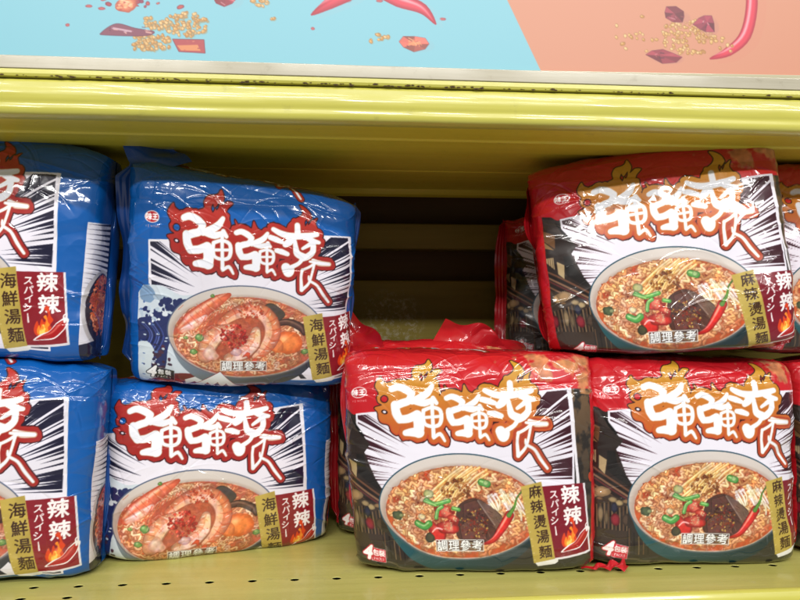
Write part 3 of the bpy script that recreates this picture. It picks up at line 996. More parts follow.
def film_mat(name, rough=.34, coat=1.0, coat_rough=.085, bump=.36, attr=True, color=None, pearl=0.0):
    m, nt, b = new_mat(name)
    L = nt.links.new
    if attr:
        a = N(nt, 'ShaderNodeAttribute', attribute_name='print')
        L(a.outputs['Color'], b.inputs['Base Color'])
    else:
        tc0 = N(nt, 'ShaderNodeTexCoord')
        nz = N(nt, 'ShaderNodeTexNoise', Scale=40.0)
        L(tc0.outputs['Object'], nz.inputs['Vector'])
        cr = N(nt, 'ShaderNodeValToRGB')
        cr.color_ramp.elements[0].color = (*[c * .8 for c in color], 1)
        cr.color_ramp.elements[1].color = (*color, 1)
        L(nz.outputs['Fac'], cr.inputs['Fac'])
        L(cr.outputs['Color'], b.inputs['Base Color'])
    b.inputs['Roughness'].default_value = rough
    b.inputs['IOR'].default_value = 1.5
    b.inputs['Specular IOR Level'].default_value = .25
    b.inputs['Coat Weight'].default_value = coat
    b.inputs['Coat Roughness'].default_value = coat_rough
    tc = N(nt, 'ShaderNodeTexCoord')
    warp = N(nt, 'ShaderNodeTexNoise', Scale=16.0, Detail=2.0)
    L(tc.outputs['Object'], warp.inputs['Vector'])
    mx = N(nt, 'ShaderNodeVectorMath', operation='MULTIPLY_ADD')
    mx.inputs[1].default_value = (.05, .05, .05)
    L(warp.outputs['Color'], mx.inputs[0])
    L(tc.outputs['Object'], mx.inputs[2])
    v = N(nt, 'ShaderNodeTexVoronoi', feature='DISTANCE_TO_EDGE', Scale=27.0)
    L(mx.outputs[0], v.inputs['Vector'])
    mr = N(nt, 'ShaderNodeMapRange')
    mr.inputs['From Max'].default_value = .022
    L(v.outputs['Distance'], mr.inputs['Value'])
    n2 = N(nt, 'ShaderNodeTexNoise', Scale=26.0, Detail=3.0, Roughness=.5)
    L(mx.outputs[0], n2.inputs['Vector'])
    # creases fade in and out over the bag
    n3 = N(nt, 'ShaderNodeTexNoise', Scale=22.0, Detail=1.0)
    L(tc.outputs['Object'], n3.inputs['Vector'])
    m3 = N(nt, 'ShaderNodeMapRange')
    m3.inputs['From Min'].default_value = .42
    m3.inputs['From Max'].default_value = .66
    L(n3.outputs['Fac'], m3.inputs['Value'])
    mul = N(nt, 'ShaderNodeMath', operation='MULTIPLY')
    inv = N(nt, 'ShaderNodeMath', operation='SUBTRACT')
    inv.inputs[0].default_value = 1
    L(mr.outputs['Result'], inv.inputs[1])
    L(inv.outputs[0], mul.inputs[0])
    L(m3.outputs['Result'], mul.inputs[1])
    add = N(nt, 'ShaderNodeMath', operation='MULTIPLY_ADD')
    add.inputs[1].default_value = .75
    L(mul.outputs[0], add.inputs[0])
    L(n2.outputs['Fac'], add.inputs[2])
    bp = N(nt, 'ShaderNodeBump', Strength=bump, Distance=.0016)
    L(add.outputs[0], bp.inputs['Height'])
    L(bp.outputs['Normal'], b.inputs['Coat Normal'])
    bp2 = N(nt, 'ShaderNodeBump', Strength=bump * .35, Distance=.0010)
    L(add.outputs[0], bp2.inputs['Height'])
    L(bp2.outputs['Normal'], b.inputs['Normal'])
    return m


def paint_mat(name, c1, c2, rough=.33, dirt=(.12, .09, .04), dirt_amt=.5, coat=.25, streak=1.0, scale=1.0):
    """enamelled sheet steel: uneven coat, dust, long scratches along the shelf"""
    m, nt, b = new_mat(name)
    L = nt.links.new
    tc = N(nt, 'ShaderNodeTexCoord')
    mp = N(nt, 'ShaderNodeMapping')
    mp.inputs['Scale'].default_value = (1.2 * scale, 14 * scale, 14 * scale)
    L(tc.outputs['Object'], mp.inputs['Vector'])
    n1 = N(nt, 'ShaderNodeTexNoise', Scale=3.0, Detail=6.0, Roughness=.6)
    L(mp.outputs[0], n1.inputs['Vector'])
    cr = N(nt, 'ShaderNodeValToRGB')
    cr.color_ramp.elements[0].position = .32
    cr.color_ramp.elements[1].position = .68
    cr.color_ramp.elements[0].color = (*c1, 1)
    cr.color_ramp.elements[1].color = (*c2, 1)
    L(n1.outputs['Fac'], cr.inputs['Fac'])
    n2 = N(nt, 'ShaderNodeTexNoise', Scale=60.0, Detail=6.0, Roughness=.7)
    L(tc.outputs['Object'], n2.inputs['Vector'])
    r2 = N(nt, 'ShaderNodeValToRGB')
    r2.color_ramp.elements[0].position = .60
    r2.color_ramp.elements[1].position = .80
    L(n2.outputs['Fac'], r2.inputs['Fac'])
    ml = N(nt, 'ShaderNodeMath', operation='MULTIPLY')
    ml.inputs[1].default_value = dirt_amt
    L(r2.outputs['Color'], ml.inputs[0])
    mixc = N(nt, 'ShaderNodeMix', data_type='RGBA')
    mixc.inputs['B'].default_value = (*dirt, 1)
    L(ml.outputs[0], mixc.inputs['Factor'])
    L(cr.outputs['Color'], mixc.inputs['A'])
    L(mixc.outputs['Result'], b.inputs['Base Color'])
    rr = N(nt, 'ShaderNodeMapRange')
    rr.inputs['To Min'].default_value = rough * .75
    rr.inputs['To Max'].default_value = rough * 1.5
    L(n2.outputs['Fac'], rr.inputs['Value'])
    L(rr.outputs[0], b.inputs['Roughness'])
    b.inputs['Coat Weight'].default_value = coat
    b.inputs['Coat Roughness'].default_value = .09
    mp2 = N(nt, 'ShaderNodeMapping')
    mp2.inputs['Scale'].default_value = (3, 60, 60)
    L(tc.outputs['Object'], mp2.inputs['Vector'])
    n4 = N(nt, 'ShaderNodeTexNoise', Scale=2.0, Detail=4.0)
    L(mp2.outputs[0], n4.inputs['Vector'])
    bp = N(nt, 'ShaderNodeBump', Strength=.18 * streak, Distance=.002)
    L(n4.outputs['Fac'], bp.inputs['Height'])
    L(bp.outputs['Normal'], b.inputs['Normal'])
    return m


M_film = film_mat('printed_film')
M_seal_red = film_mat('seal_film_red', attr=False, color=(.56, .012, .02), bump=.3)
M_seal_blue = film_mat('seal_film_blue', attr=False, color=(.012, .075, .33), bump=.3)
M_card, nt_, b_ = new_mat('printed_card')
a_ = N(nt_, 'ShaderNodeAttribute', attribute_name='print')
nt_.links.new(a_.outputs['Color'], b_.inputs['Base Color'])
b_.inputs['Roughness'].default_value = .45
M_lime = paint_mat('lime_enamel', (.50, .47, .075), (.60, .565, .11), rough=.34, dirt_amt=.3, coat=.4, streak=.8)
M_under = paint_mat('olive_enamel', (.58, .49, .032), (.68, .58, .05), rough=.38, dirt_amt=.35)
M_deck = paint_mat('dusty_deck_enamel', (.44, .41, .10), (.55, .51, .15), rough=.40, dirt_amt=.45, dirt=(.3, .26, .13))
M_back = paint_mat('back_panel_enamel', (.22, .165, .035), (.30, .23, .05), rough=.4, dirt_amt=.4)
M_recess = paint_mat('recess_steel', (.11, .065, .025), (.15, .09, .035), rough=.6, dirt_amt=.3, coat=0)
M_hold = paint_mat('clouded_plastic', (.48, .45, .30), (.56, .53, .38), rough=.3, dirt_amt=.3)
M_hold2 = paint_mat('grey_plastic', (.36, .33, .24), (.45, .41, .30), rough=.35, dirt_amt=.4)
M_rust = paint_mat('rust_flakes', (.06, .035, .015), (.11, .07, .02), rough=.8, coat=0)
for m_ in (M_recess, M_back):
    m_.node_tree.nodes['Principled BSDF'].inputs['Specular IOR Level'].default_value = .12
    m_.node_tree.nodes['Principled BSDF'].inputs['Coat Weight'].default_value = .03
# a mottled patch of pale glare mixed into the back sheet's colour
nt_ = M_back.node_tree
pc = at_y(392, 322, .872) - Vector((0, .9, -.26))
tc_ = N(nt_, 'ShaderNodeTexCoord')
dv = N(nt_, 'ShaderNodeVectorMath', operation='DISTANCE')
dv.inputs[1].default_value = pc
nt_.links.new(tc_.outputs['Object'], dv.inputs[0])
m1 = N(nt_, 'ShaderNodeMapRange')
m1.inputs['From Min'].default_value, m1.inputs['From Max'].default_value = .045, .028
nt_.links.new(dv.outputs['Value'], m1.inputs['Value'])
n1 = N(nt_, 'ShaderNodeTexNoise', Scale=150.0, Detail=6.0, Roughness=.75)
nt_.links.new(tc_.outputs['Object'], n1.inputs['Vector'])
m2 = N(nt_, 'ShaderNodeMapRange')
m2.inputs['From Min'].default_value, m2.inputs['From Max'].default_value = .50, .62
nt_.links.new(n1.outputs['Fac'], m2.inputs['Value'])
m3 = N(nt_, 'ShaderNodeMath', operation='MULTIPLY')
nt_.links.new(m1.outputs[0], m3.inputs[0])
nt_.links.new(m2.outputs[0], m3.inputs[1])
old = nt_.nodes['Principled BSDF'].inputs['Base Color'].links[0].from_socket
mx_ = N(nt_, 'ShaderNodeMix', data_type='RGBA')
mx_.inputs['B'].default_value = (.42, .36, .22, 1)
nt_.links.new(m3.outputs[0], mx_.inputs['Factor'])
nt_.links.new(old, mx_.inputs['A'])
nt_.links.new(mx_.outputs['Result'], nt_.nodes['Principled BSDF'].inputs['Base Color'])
M_dark = paint_mat('slot_shade_dark', (.02, .016, .01), (.03, .025, .015), rough=.8, coat=0)  # near-black colour standing in for the shade inside the slots


# ------------------------------------------------------------------ packs
def wrinkles(sh, s, a, seed, amt=1.0):
    """height of the creased film over the smooth bag, metres"""
    S, A = s * 1000, a * 1000                       # millimetres
    rnd = random.Random(seed)
    u = np.abs(s) / (sh.W / 2)
    z = np.interp(a % sh.A, sh.pa, sh.pz) / (sh.H / 2)
    edge = np.clip((u - .62) / .4, 0, 1)
    top = np.clip((z - .62) / .38, 0, 1)
    bot = np.clip((-z - .75) / .25, 0, 1)
    m = .22 + .78 * np.clip(edge + .9 * top + .5 * bot, 0, 1)
    h = (fbm(S + 500, A + 500, 60, seed, 2) - .5) * 5.0
    r = 1 - 2 * np.abs(fbm(S + 300, A + 900, 34, seed + 5, 3) - .5) * 2.2
    h += np.clip(r, -1, 1) * .75 * m * amt
    r = 1 - 2 * np.abs(fbm(S * .8 + 700, A * 1.2 + 300, 15, seed + 9, 2) - .5) * 2
    h += r * .16 * m * amt
    # pleats running in from the end seals
    for k in range(34):
        side = rnd.choice((-1, 1))
        a0 = sh.afb * 1000 + rnd.uniform(-.05, 1.12) * sh.H * 1000
        x0 = side * (sh.W * 500 + rnd.uniform(0, 22))
        L = rnd.uniform(18, 62) * (1 + .6 * (rnd.random() < .2))
        sl = rnd.uniform(-.55, .55) + (a0 - sh.afb * 1000 - sh.H * 500) / (sh.H * 500) * .5
        amp, wd = rnd.uniform(.35, 1.4) * amt, rnd.uniform(.9, 3.0)
        t = side * (x0 - S) / L
        d = A - (a0 - sl * (t * L)) - 3 * np.sin(t * 3 + k)
        w = wd * (1 + 1.5 * np.clip(t, 0, 1))
        h += amp * np.exp(-np.abs(d) / w) * np.clip(1 - t, 0, 1) * (t > -.6)
    # flat facets: the film breaks along straight lines between shallow planes
    F = np.zeros_like(h)
    for k in range(16):
        x0, a0 = rnd.choice((-1, 1)) * rnd.uniform(55, 110), sh.afb * 1000 + rnd.uniform(0, 1.1) * sh.H * 1000
        if k % 2:
            x0, a0 = rnd.uniform(-100, 100), (sh.afb + sh.H) * 1000 + rnd.uniform(-30, 20)
        th = rnd.uniform(0, 6.28)
        p = (S - x0) * math.cos(th) + (A - a0) * math.sin(th)
        q = -(S - x0) * math.sin(th) + (A - a0) * math.cos(th)
        R_ = rnd.uniform(20, 45)
        F += np.clip(R_ - np.abs(q) * .8 - np.maximum(p, -p * 2.5), 0, 30) * rnd.uniform(.03, .075) * rnd.choice((1, -1))
    h += F * amt
    # long soft folds along the shoulder of the bag
    at = (sh.afb + sh.H) * 1000
    for k in range(9):
        a0, sl = at + rnd.uniform(-34, 26), rnd.uniform(-.16, .16)
        x0, L = rnd.uniform(-95, 95), rnd.uniform(35, 85)
        amp, wd = rnd.uniform(.4, 1.3) * amt, rnd.uniform(1.5, 4)
        t = (S - x0) / L
        d = A - a0 - sl * (S - x0) - 5 * t * t
        h += rnd.choice((1, -1)) * amp * np.exp(-np.abs(d) / wd) * np.clip(1 - t * t, 0, 1)
    # short sharp dents anywhere
    for k in range(78):
        x0, a0 = rnd.uniform(-105, 105), sh.afb * 1000 + (rnd.uniform(0, 1.1) if k % 2 else rnd.uniform(.72, 1.12)) * sh.H * 1000
        th, L = rnd.gauss(0, .7), rnd.uniform(9, 42)
        c, s_ = math.cos(th), math.sin(th)
        p, q = (S - x0) * c + (A - a0) * s_, -(S - x0) * s_ + (A - a0) * c
        amp = rnd.uniform(.25, .75) * amt
        h += amp * rnd.choice((1, -1)) * np.exp(-np.abs(q + p * p * .012) / rnd.uniform(.5, 1.3)) * np.clip(1 - (p / L) ** 2, 0, 1)
    return h / 1000


def make_pack(name, cv, sh, pose, shx, shy, seed, label, group, red, step=.00055, amt=1.0, seals=((0, 1.0), (0, 1.0)), detail=True):
    edge = sh.W / 2 + .012
    s_d = np.arange(-edge, edge + step, step)
    s_c = np.linspace(edge + .003, sh.S, 14)
    s = np.concatenate([-s_c[::-1], s_d, s_c])
    a_lo, a_hi = sh.afb - .012, sh.afb + sh.H + .045
    a_d = np.arange(a_lo, a_hi, step)
    a_c = np.linspace(a_hi + .004, sh.A + a_lo - .004, 60)
    a = np.concatenate([a_d, a_c])
    A_, S_ = np.meshgrid(a, s, indexing='ij')
    X, Y, Z = sh.surf(S_, A_)
    h = wrinkles(sh, S_, A_, seed, amt)
    fade = np.clip((sh.S - np.abs(S_)) / .03, 0, 1)
    h = h * fade

    def diff(F):
        return np.gradient(F, s, axis=1), (np.roll(F, -1, 0) - np.roll(F, 1, 0))
    ds, da = zip(*[diff(F) for F in (X, Y, Z)])
    n = np.cross(np.stack(ds, -1), np.stack(da, -1))
    n /= np.maximum(np.linalg.norm(n, axis=-1, keepdims=True), 1e-12)
    X, Y, Z = X + n[..., 0] * h, Y + n[..., 1] * h, Z + n[..., 2] * h
    Z = np.maximum(Z, .0002) if not pose[3] and not pose[5] else Z
    ax = S_ / PX + AX0 - shx
    ay = 570 + shy - (A_ - sh.afb) / PX
    col = cv.sample(ax, ay)
    me = grid_mesh('wrapper', X, Y, Z, col, wrap=True)
    root = bpy.data.objects.new(name, None)
    COL.objects.link(root)
    root.empty_display_size = .05
    root.matrix_world = pose_matrix(pose)
    tag(root, label, 'noodle pack', group)
    link('wrapper', me, M_film, root)
    rnd = random.Random(seed)
    for sd, (ang, ext) in zip((-1, 1), seals):
        nz, nt2 = 150, 16
        v = np.linspace(0, 1, nz)[:, None]
        t = np.linspace(0, 1, nt2)[None, :]
        ln = .013 * ext
        fold = ang + .5 * np.sin(v * 5 + seed) * .5 + .3 * np.sin(v * 13 + seed * 2)
        taper = np.clip(np.minimum(v, 1 - v) * 14, .35, 1)
        cx = np.cos(fold) * ln * t * taper
        cy = np.sin(fold) * ln * t * taper
        crimp = .00045 * np.sin(t * nt2 * 1.3) + .0012 * np.sin(v * 40 + seed) * t
        x0, _, zz = sh.surf(sd * sh.S * np.ones_like(v), np.interp(v, [0, 1], [0, sh.A / 2]) * 0 + 0)
        zb, zt = .03 * sh.H, .97 * sh.H
        zr = zb + (zt - zb) * v + sh.tl * v ** 3 * (sd < 0) + sh.tr * v ** 3 * (sd > 0)
        dxc = 0
        for key, (dx, dz) in sh.c.items():
            cu = 1.0 if (('R' in key) == (sd > 0)) else 0.0
            cvv = v if 'T' in key else 1 - v
            dxc = dxc + dx * cu * cvv ** 2
        Xs = sd * (sh.W / 2 - .002) + dxc + sd * cx
        Ys = cy + crimp
        Zs = zr + .004 * np.sin(v * 9 + seed) * t + 0 * t
        Xs, Ys, Zs = np.broadcast_arrays(Xs, Ys, Zs)
        link('end_seal', grid_mesh('end_seal', Xs, Ys, Zs), M_seal_red if red else M_seal_blue, root)
    return root


CV_RED, CV_BLUE = paint(True), paint(False)
GR, GB = 'red packs of spicy noodles on the shelf', 'blue packs of seafood noodles on the shelf'
D = Shape
PACKS = [
    # art, shape, pose(x, y, z, yaw, lean, roll), art shift, seed, label, end seals (angle, length)
    ('B', D(W=.216, H=.187, T=.085, ne=4.6), (-.3254, .6477, -.2205, .044, .022, .04), -9.5, -5.0, 3, 'blue seafood noodle pack cut off by the left edge, bottom row', ((.8, .8), (1.2, .6))),
    ('B', D(W=.224, H=.192, T=.085, ne=5, lean_top=(.022, .0)), (-.3330, .660, -.032, -.03, .02, .06), -14.0, -.3, 4, 'blue seafood noodle pack at the left edge, top layer, a second bowl on its side', ((.8, .8), (1.2, .6))),
    ('B', D(W=.214, H=.167, T=.085, ne=4.6), (-.1235, .7148, -.2226, .25, -.02, .01), -20.0, -22.6, 5, 'low slumped blue seafood noodle pack on the shelf deck beside the red packs', ((-.4, 1), (.9, .7))),
    ('B', D(W=.216, H=.200, T=.092, ne=5, lean_top=(.020, -.010)), (-.0975, .700, -.0555, .05, -.22, .03), 14.5, .0, 6, 'blue seafood noodle pack leaning on the low one, film ear at its top left', ((.2, 1.5), (.9, .7))),
    ('R', D(W=.226, H=.194, T=.085, ne=7, nb=14, corner={'BL': (.014, 0)}), (.1150, .6474, -.2226, -.08, .02, .003), -3.5, .5, 7, 'red spicy noodle pack standing on the deck right beside the blue packs', ((.9, .7), (-.3, .8))),
    ('R', D(W=.200, H=.188, T=.090, ne=6, nb=12), (.3190, .6502, -.2226, .0, .0, .02), 16.5, 1.4, 8, 'red spicy noodle pack at the lower right with a scrap of red film beneath it', ((-.9, 1.0), (.9, .6))),
    ('R', D(W=.226, H=.186, T=.085, ne=6.0, nb=10, lean_top=(-.002, .016), corner={'BL': (.012, 0)}), (.300, .6377, -.031, -.24, .10, -.05), 12.2, -14.5, 9, 'red spicy noodle pack set askew on top of the two lower red packs', ((-1.2, 1.3), (.9, .6))),
]
for k, sh, pose, sx_, sy_, seed, lab, seals in PACKS:
    red = k == 'R'
    p_ = make_pack('noodle_pack', CV_RED if red else CV_BLUE, sh, pose, sx_, sy_, seed, lab, GR if red else GB, red, seals=seals)
    if seed == 6:
        p_.scale = (.945, .945, .945)
    if seed == 6:                    # folded film ear standing off the top left corner
        t, v = np.meshgrid(np.linspace(0, 1, 24), np.linspace(0, 1, 12))
        ex = -.103 - .020 * t + .050 * v * (1 - .30 * t)
        ez = .200 + .036 * t + .018 * v - .014 * v * v * t + .002 * np.sin(t * 9)
        ey = -.020 + .024 * t + .004 * np.sin(v * 7 + t * 4) + .012 * v
        link('film_ear', grid_mesh('film_ear', ex, ey, ez), M_seal_blue, p_)
    if seed == 8:                    # torn end of the seal lying on the deck
        t, v = np.meshgrid(np.linspace(0, 1, 40), np.linspace(0, 1, 10))
        ex = -.108 + .040 * t
        ey = -.043 - .008 * v * (.4 + t) + .002 * np.sin(t * 20)
        ez = .0006 + .0040 * t * np.abs(np.sin(t * 11 + v * 3)) + .0045 * (1 - v) * t
        link('film_scrap', grid_mesh('film_scrap', ex, ey, ez), M_seal_red, p_)
# packs standing or lying deeper in the shelf
BACK = [
    (D(W=.205, H=.176, T=.075, ne=4.6), (.292, .800, -.052, -.10, .12, .02), 8, 0, 12, 'dim red noodle pack standing deep in the shelf behind the askew one', ((-.3, 1), (.9, .6))),
    (D(W=.205, H=.196, T=.080, ne=4.6, lean_top=(.004, .004)), (.098, .748, -.2226, .03, .03, .0), 0, 0, 13, 'red noodle pack in the second row, torn film ears rising in the dark gap', ((.2, 1.0), (.2, .9))),
    (D(W=.205, H=.190, T=.085, ne=4.6), (.488, .672, -.034, .05, .03, .0), 12, -4, 14, 'red noodle pack cut off by the right edge, topmost', ((-.5, 1.0), (.9, .6))),
    (D(W=.205, H=.188, T=.085, ne=4.6), (.533, .660, -.2226, .0, .0, .0), 12, 0, 15, 'red noodle pack cut off by the right edge, on the deck', ((-.5, 1.0), (.9, .6))),
]
for sh, pose, sx_, sy_, seed, lab, seals in BACK:
    p_ = make_pack('noodle_pack', CV_RED, sh, pose, sx_, sy_, seed, lab, GR, True, step=.0009, amt=1.3, seals=seals)
    if seed == 13:                   # crumpled gusset corners rising above the shoulder
        for (pts, sd_) in (([(-.103, .176), (-.052, .180), (-.094, .236), (-.060, .205)], 1), ([(-.012, .188), (.082, .182), (.014, .222), (.058, .214)], 2)):
            (x0, z0), (x1, z1_), (x2, z2_), (x3, z3_) = pts
            t, v = np.meshgrid(np.linspace(0, 1, 50), np.linspace(0, 1, 40))
            ex = (x0 * (1 - t) + x1 * t) * (1 - v) + (x2 * (1 - t) + x3 * t) * v
            ez = (z0 * (1 - t) + z1_ * t) * (1 - v) + (z2_ * (1 - t) + z3_ * t) * v
            cr = (1 - np.abs(fbm(ex * 1000 + 500, ez * 1000, 20, sd_ * 7, 2) - .5) * 4) * .0022
            ey = -.030 + .016 * v * np.sin(t * 3 + sd_) + cr + .010 * v
            ez = ez + .0025 * np.sin(t * 8 + sd_) * v
            link('film_ear', grid_mesh('film_ear', ex, ey, ez), M_seal_red, p_)


# ------------------------------------------------------------------ shelves
XL, XR = -.85, 1.0
# lower shelf: deck with a row of small pressed slots near the front edge
low = bpy.data.objects.new('lower_shelf', None)
COL.objects.link(low)
low.location = (0, .55, -.26)
tag(low, 'dusty yellow metal shelf deck with small slots, carrying the bottom row of packs', 'shelf')
ZD = -.2230


def local(me, root):
    me.transform(Matrix.Translation(-root.location))
    return me


V, F = [], []


def vert(x, y, z=0.0):
    V.append((x, y, ZD + z))
    return len(V) - 1


pitch = (at_z(770, 563.5, ZD).x - at_z(39, 583, ZD).x) / 18
xh0 = at_z(39, 583, ZD).x
YH, YH2 = .6085, .5845
rows = [(YH, None), (YH2, (0, 1))]
ncell0, ncell1 = -14, 34
xs = [xh0 + (i - .5) * pitch for i in range(ncell0, ncell1 + 1)]


def strip(y0, y1):
    for i in range(len(xs) - 1):
        F.append((vert(xs[i], y0), vert(xs[i + 1], y0), vert(xs[i + 1], y1), vert(xs[i], y1)))


hh = .006
strip(.556, YH2 - hh)
strip(YH2 + hh, YH - hh)
strip(YH + hh, .90)
for yc, only in rows:
    for i in range(len(xs) - 1):
        idx = ncell0 + i
        xa, xb = xs[i], xs[i + 1]
        if only is not None and idx not in only:
            F.append((vert(xa, yc - hh), vert(xb, yc - hh), vert(xb, yc + hh), vert(xa, yc + hh)))
            continue
        xc = (xa + xb) / 2
        outer = [(xa, yc - hh), (xc - .004, yc - hh), (xc, yc - hh), (xc + .004, yc - hh), (xb, yc - hh), (xb, yc),
                 (xb, yc + hh), (xc + .004, yc + hh), (xc, yc + hh), (xc - .004, yc + hh), (xa, yc + hh), (xa, yc)]
        inner = [(-.0048, -.0018), (-.0030, -.0042), (0, -.0052), (.0030, -.0042), (.0048, -.0018), (.0056, 0),
                 (.0048, .0012), (.0030, .0028), (0, .0034), (-.0030, .0028), (-.0048, .0012), (-.0056, 0)]
        o = [vert(x, y) for x, y in outer]
        n_ = [vert(xc + x * .82, yc + y * .82) for x, y in inner]
        d_ = [vert(xc + x * .76, yc + y * .76, -.0006) for x, y in inner]
        for q in range(12):
            r = (q + 1) % 12
            F.append((o[q], o[r], n_[r], n_[q]))
            F.append((n_[q], n_[r], d_[r], d_[q]))
me = poly_mesh('deck', V, F)
bm = bmesh.new()
bm.from_mesh(me)
bmesh.ops.remove_doubles(bm, verts=bm.verts, dist=1e-6)
bmesh.ops.recalc_face_normals(bm, faces=bm.faces)
bm.to_mesh(me)
bm.free()
link('deck', local(me, low), M_deck, low)
lipp = [(.5555, ZD + .0003), (.5520, ZD + .0020), (.5480, ZD + .0010), (.5455, ZD - .004), (.5450, ZD - .020), (.5465, ZD - .038), (.553, ZD - .040), (.5555, ZD - .036)]
link('front_lip', local(extrude_profile('front_lip', fillet(lipp, .002), XL, XR, 80, .0003), low), M_lime, low)
link('inner_tray_added', local(extrude_profile('inner_tray_added', [(.5565, ZD - .0120), (.899, ZD - .0120), (.899, ZD - .035), (.5565, ZD - .035)], XL, XR), low), M_dark, low)  # near-black box added under the deck so the slots look shaded

# upper shelf: rolled front lip, creased underside, rear flange
up = bpy.data.objects.new('upper_shelf', None)
COL.objects.link(up)
up.location = (0, .55, .157)
tag(up, 'lime yellow metal shelf with a shiny rolled front lip above the packs', 'shelf')
lip = [(.5560, .1862), (.5520, .1866), (.5485, .1845), (.5478, .1795), (.5466, .1745), (.5470, .1700), (.5480, .1670), (.5474, .1625), (.5490, .1590), (.5540, .1572),
       (.5620, .1576), (.5640, .1600), (.5640, .1862)]
link('front_lip', local(extrude_profile('front_lip', fillet(lip, .0022), XL, XR, 110, .0004), up), M_lime, up)
und = [(.5645, .1590), (.5990, .1584), (.6010, .1570), (.6380, .1568), (.6400, .1586), (.7300, .1590), (.7320, .1583), (.7800, .1581), (.7820, .1590), (.8330, .1588),
       (.8350, .1560), (.8375, .1530), (.8430, .1512), (.8500, .1520), (.8530, .1550), (.8530, .1830), (.9045, .1830), (.9045, .1850), (.5645, .1850)]  # unseen cover behind the flange, added to keep light from above out
link('underside', local(extrude_profile('underside', und, XL, XR), up), M_under, up)
hold = [(.5530, .1868), (.5478, .1872), (.5470, .1890), (.5476, .1925), (.5560, .1930), (.5565, .1868)]
link('price_rail_foot', local(extrude_profile('price_rail_foot', hold, XL, XR), up), M_lime, up)
link('price_rail', local(extrude_profile('price_rail', fillet([(.5476, .1928), (.5470, .1932), (.5474, .2030), (.5540, .2030), (.5540, .1928)], .0006), XL, XR), up), M_hold2, up)
# rust flakes along the groove
rnd = random.Random(12)
V, F = [], []
for i in range(150):
    cx = rnd.choice((rnd.gauss(.02, .06), rnd.gauss(-.16, .05), rnd.gauss(.2, .1), rnd.uniform(-.5, .6)))
    x, z = cx, .1872 + rnd.uniform(-.0010, .0006)
    r = rnd.uniform(.0004, .0016)
    b0 = len(V)
    for q in range(7):
        t = q / 7 * 6.283
        V.append((x + math.cos(t) * r * rnd.uniform(.8, 2.0), .5466 + rnd.uniform(0, .0003), z + math.sin(t) * r * rnd.uniform(.3, .7)))
    V.append((x, .5461, z))
    for q in range(7):
        F.append((b0 + q, b0 + (q + 1) % 7, b0 + 7))
link('rust_flakes', local(poly_mesh('rust_flakes', V, F), up), M_rust, up)['kind'] = 'stuff'

# back of the shelving: recess, cross rails, lower panel
bk = bpy.data.objects.new('shelf_back', None)
COL.objects.link(bk)
bk.location = (0, .9, -.26)
tag(bk, 'dull olive metal back of the shelving with cross rails, seen in the dark gap', 'shelf back')
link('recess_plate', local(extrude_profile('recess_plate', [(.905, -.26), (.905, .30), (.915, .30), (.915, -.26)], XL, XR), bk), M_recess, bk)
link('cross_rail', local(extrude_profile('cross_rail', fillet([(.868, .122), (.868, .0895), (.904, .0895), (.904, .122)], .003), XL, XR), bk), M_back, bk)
link('back_sheet', local(extrude_profile('back_sheet', fillet([(.872, .050), (.872, -.2245), (.904, -.2245), (.904, .050)], .003), XL, XR), bk), M_back, bk)


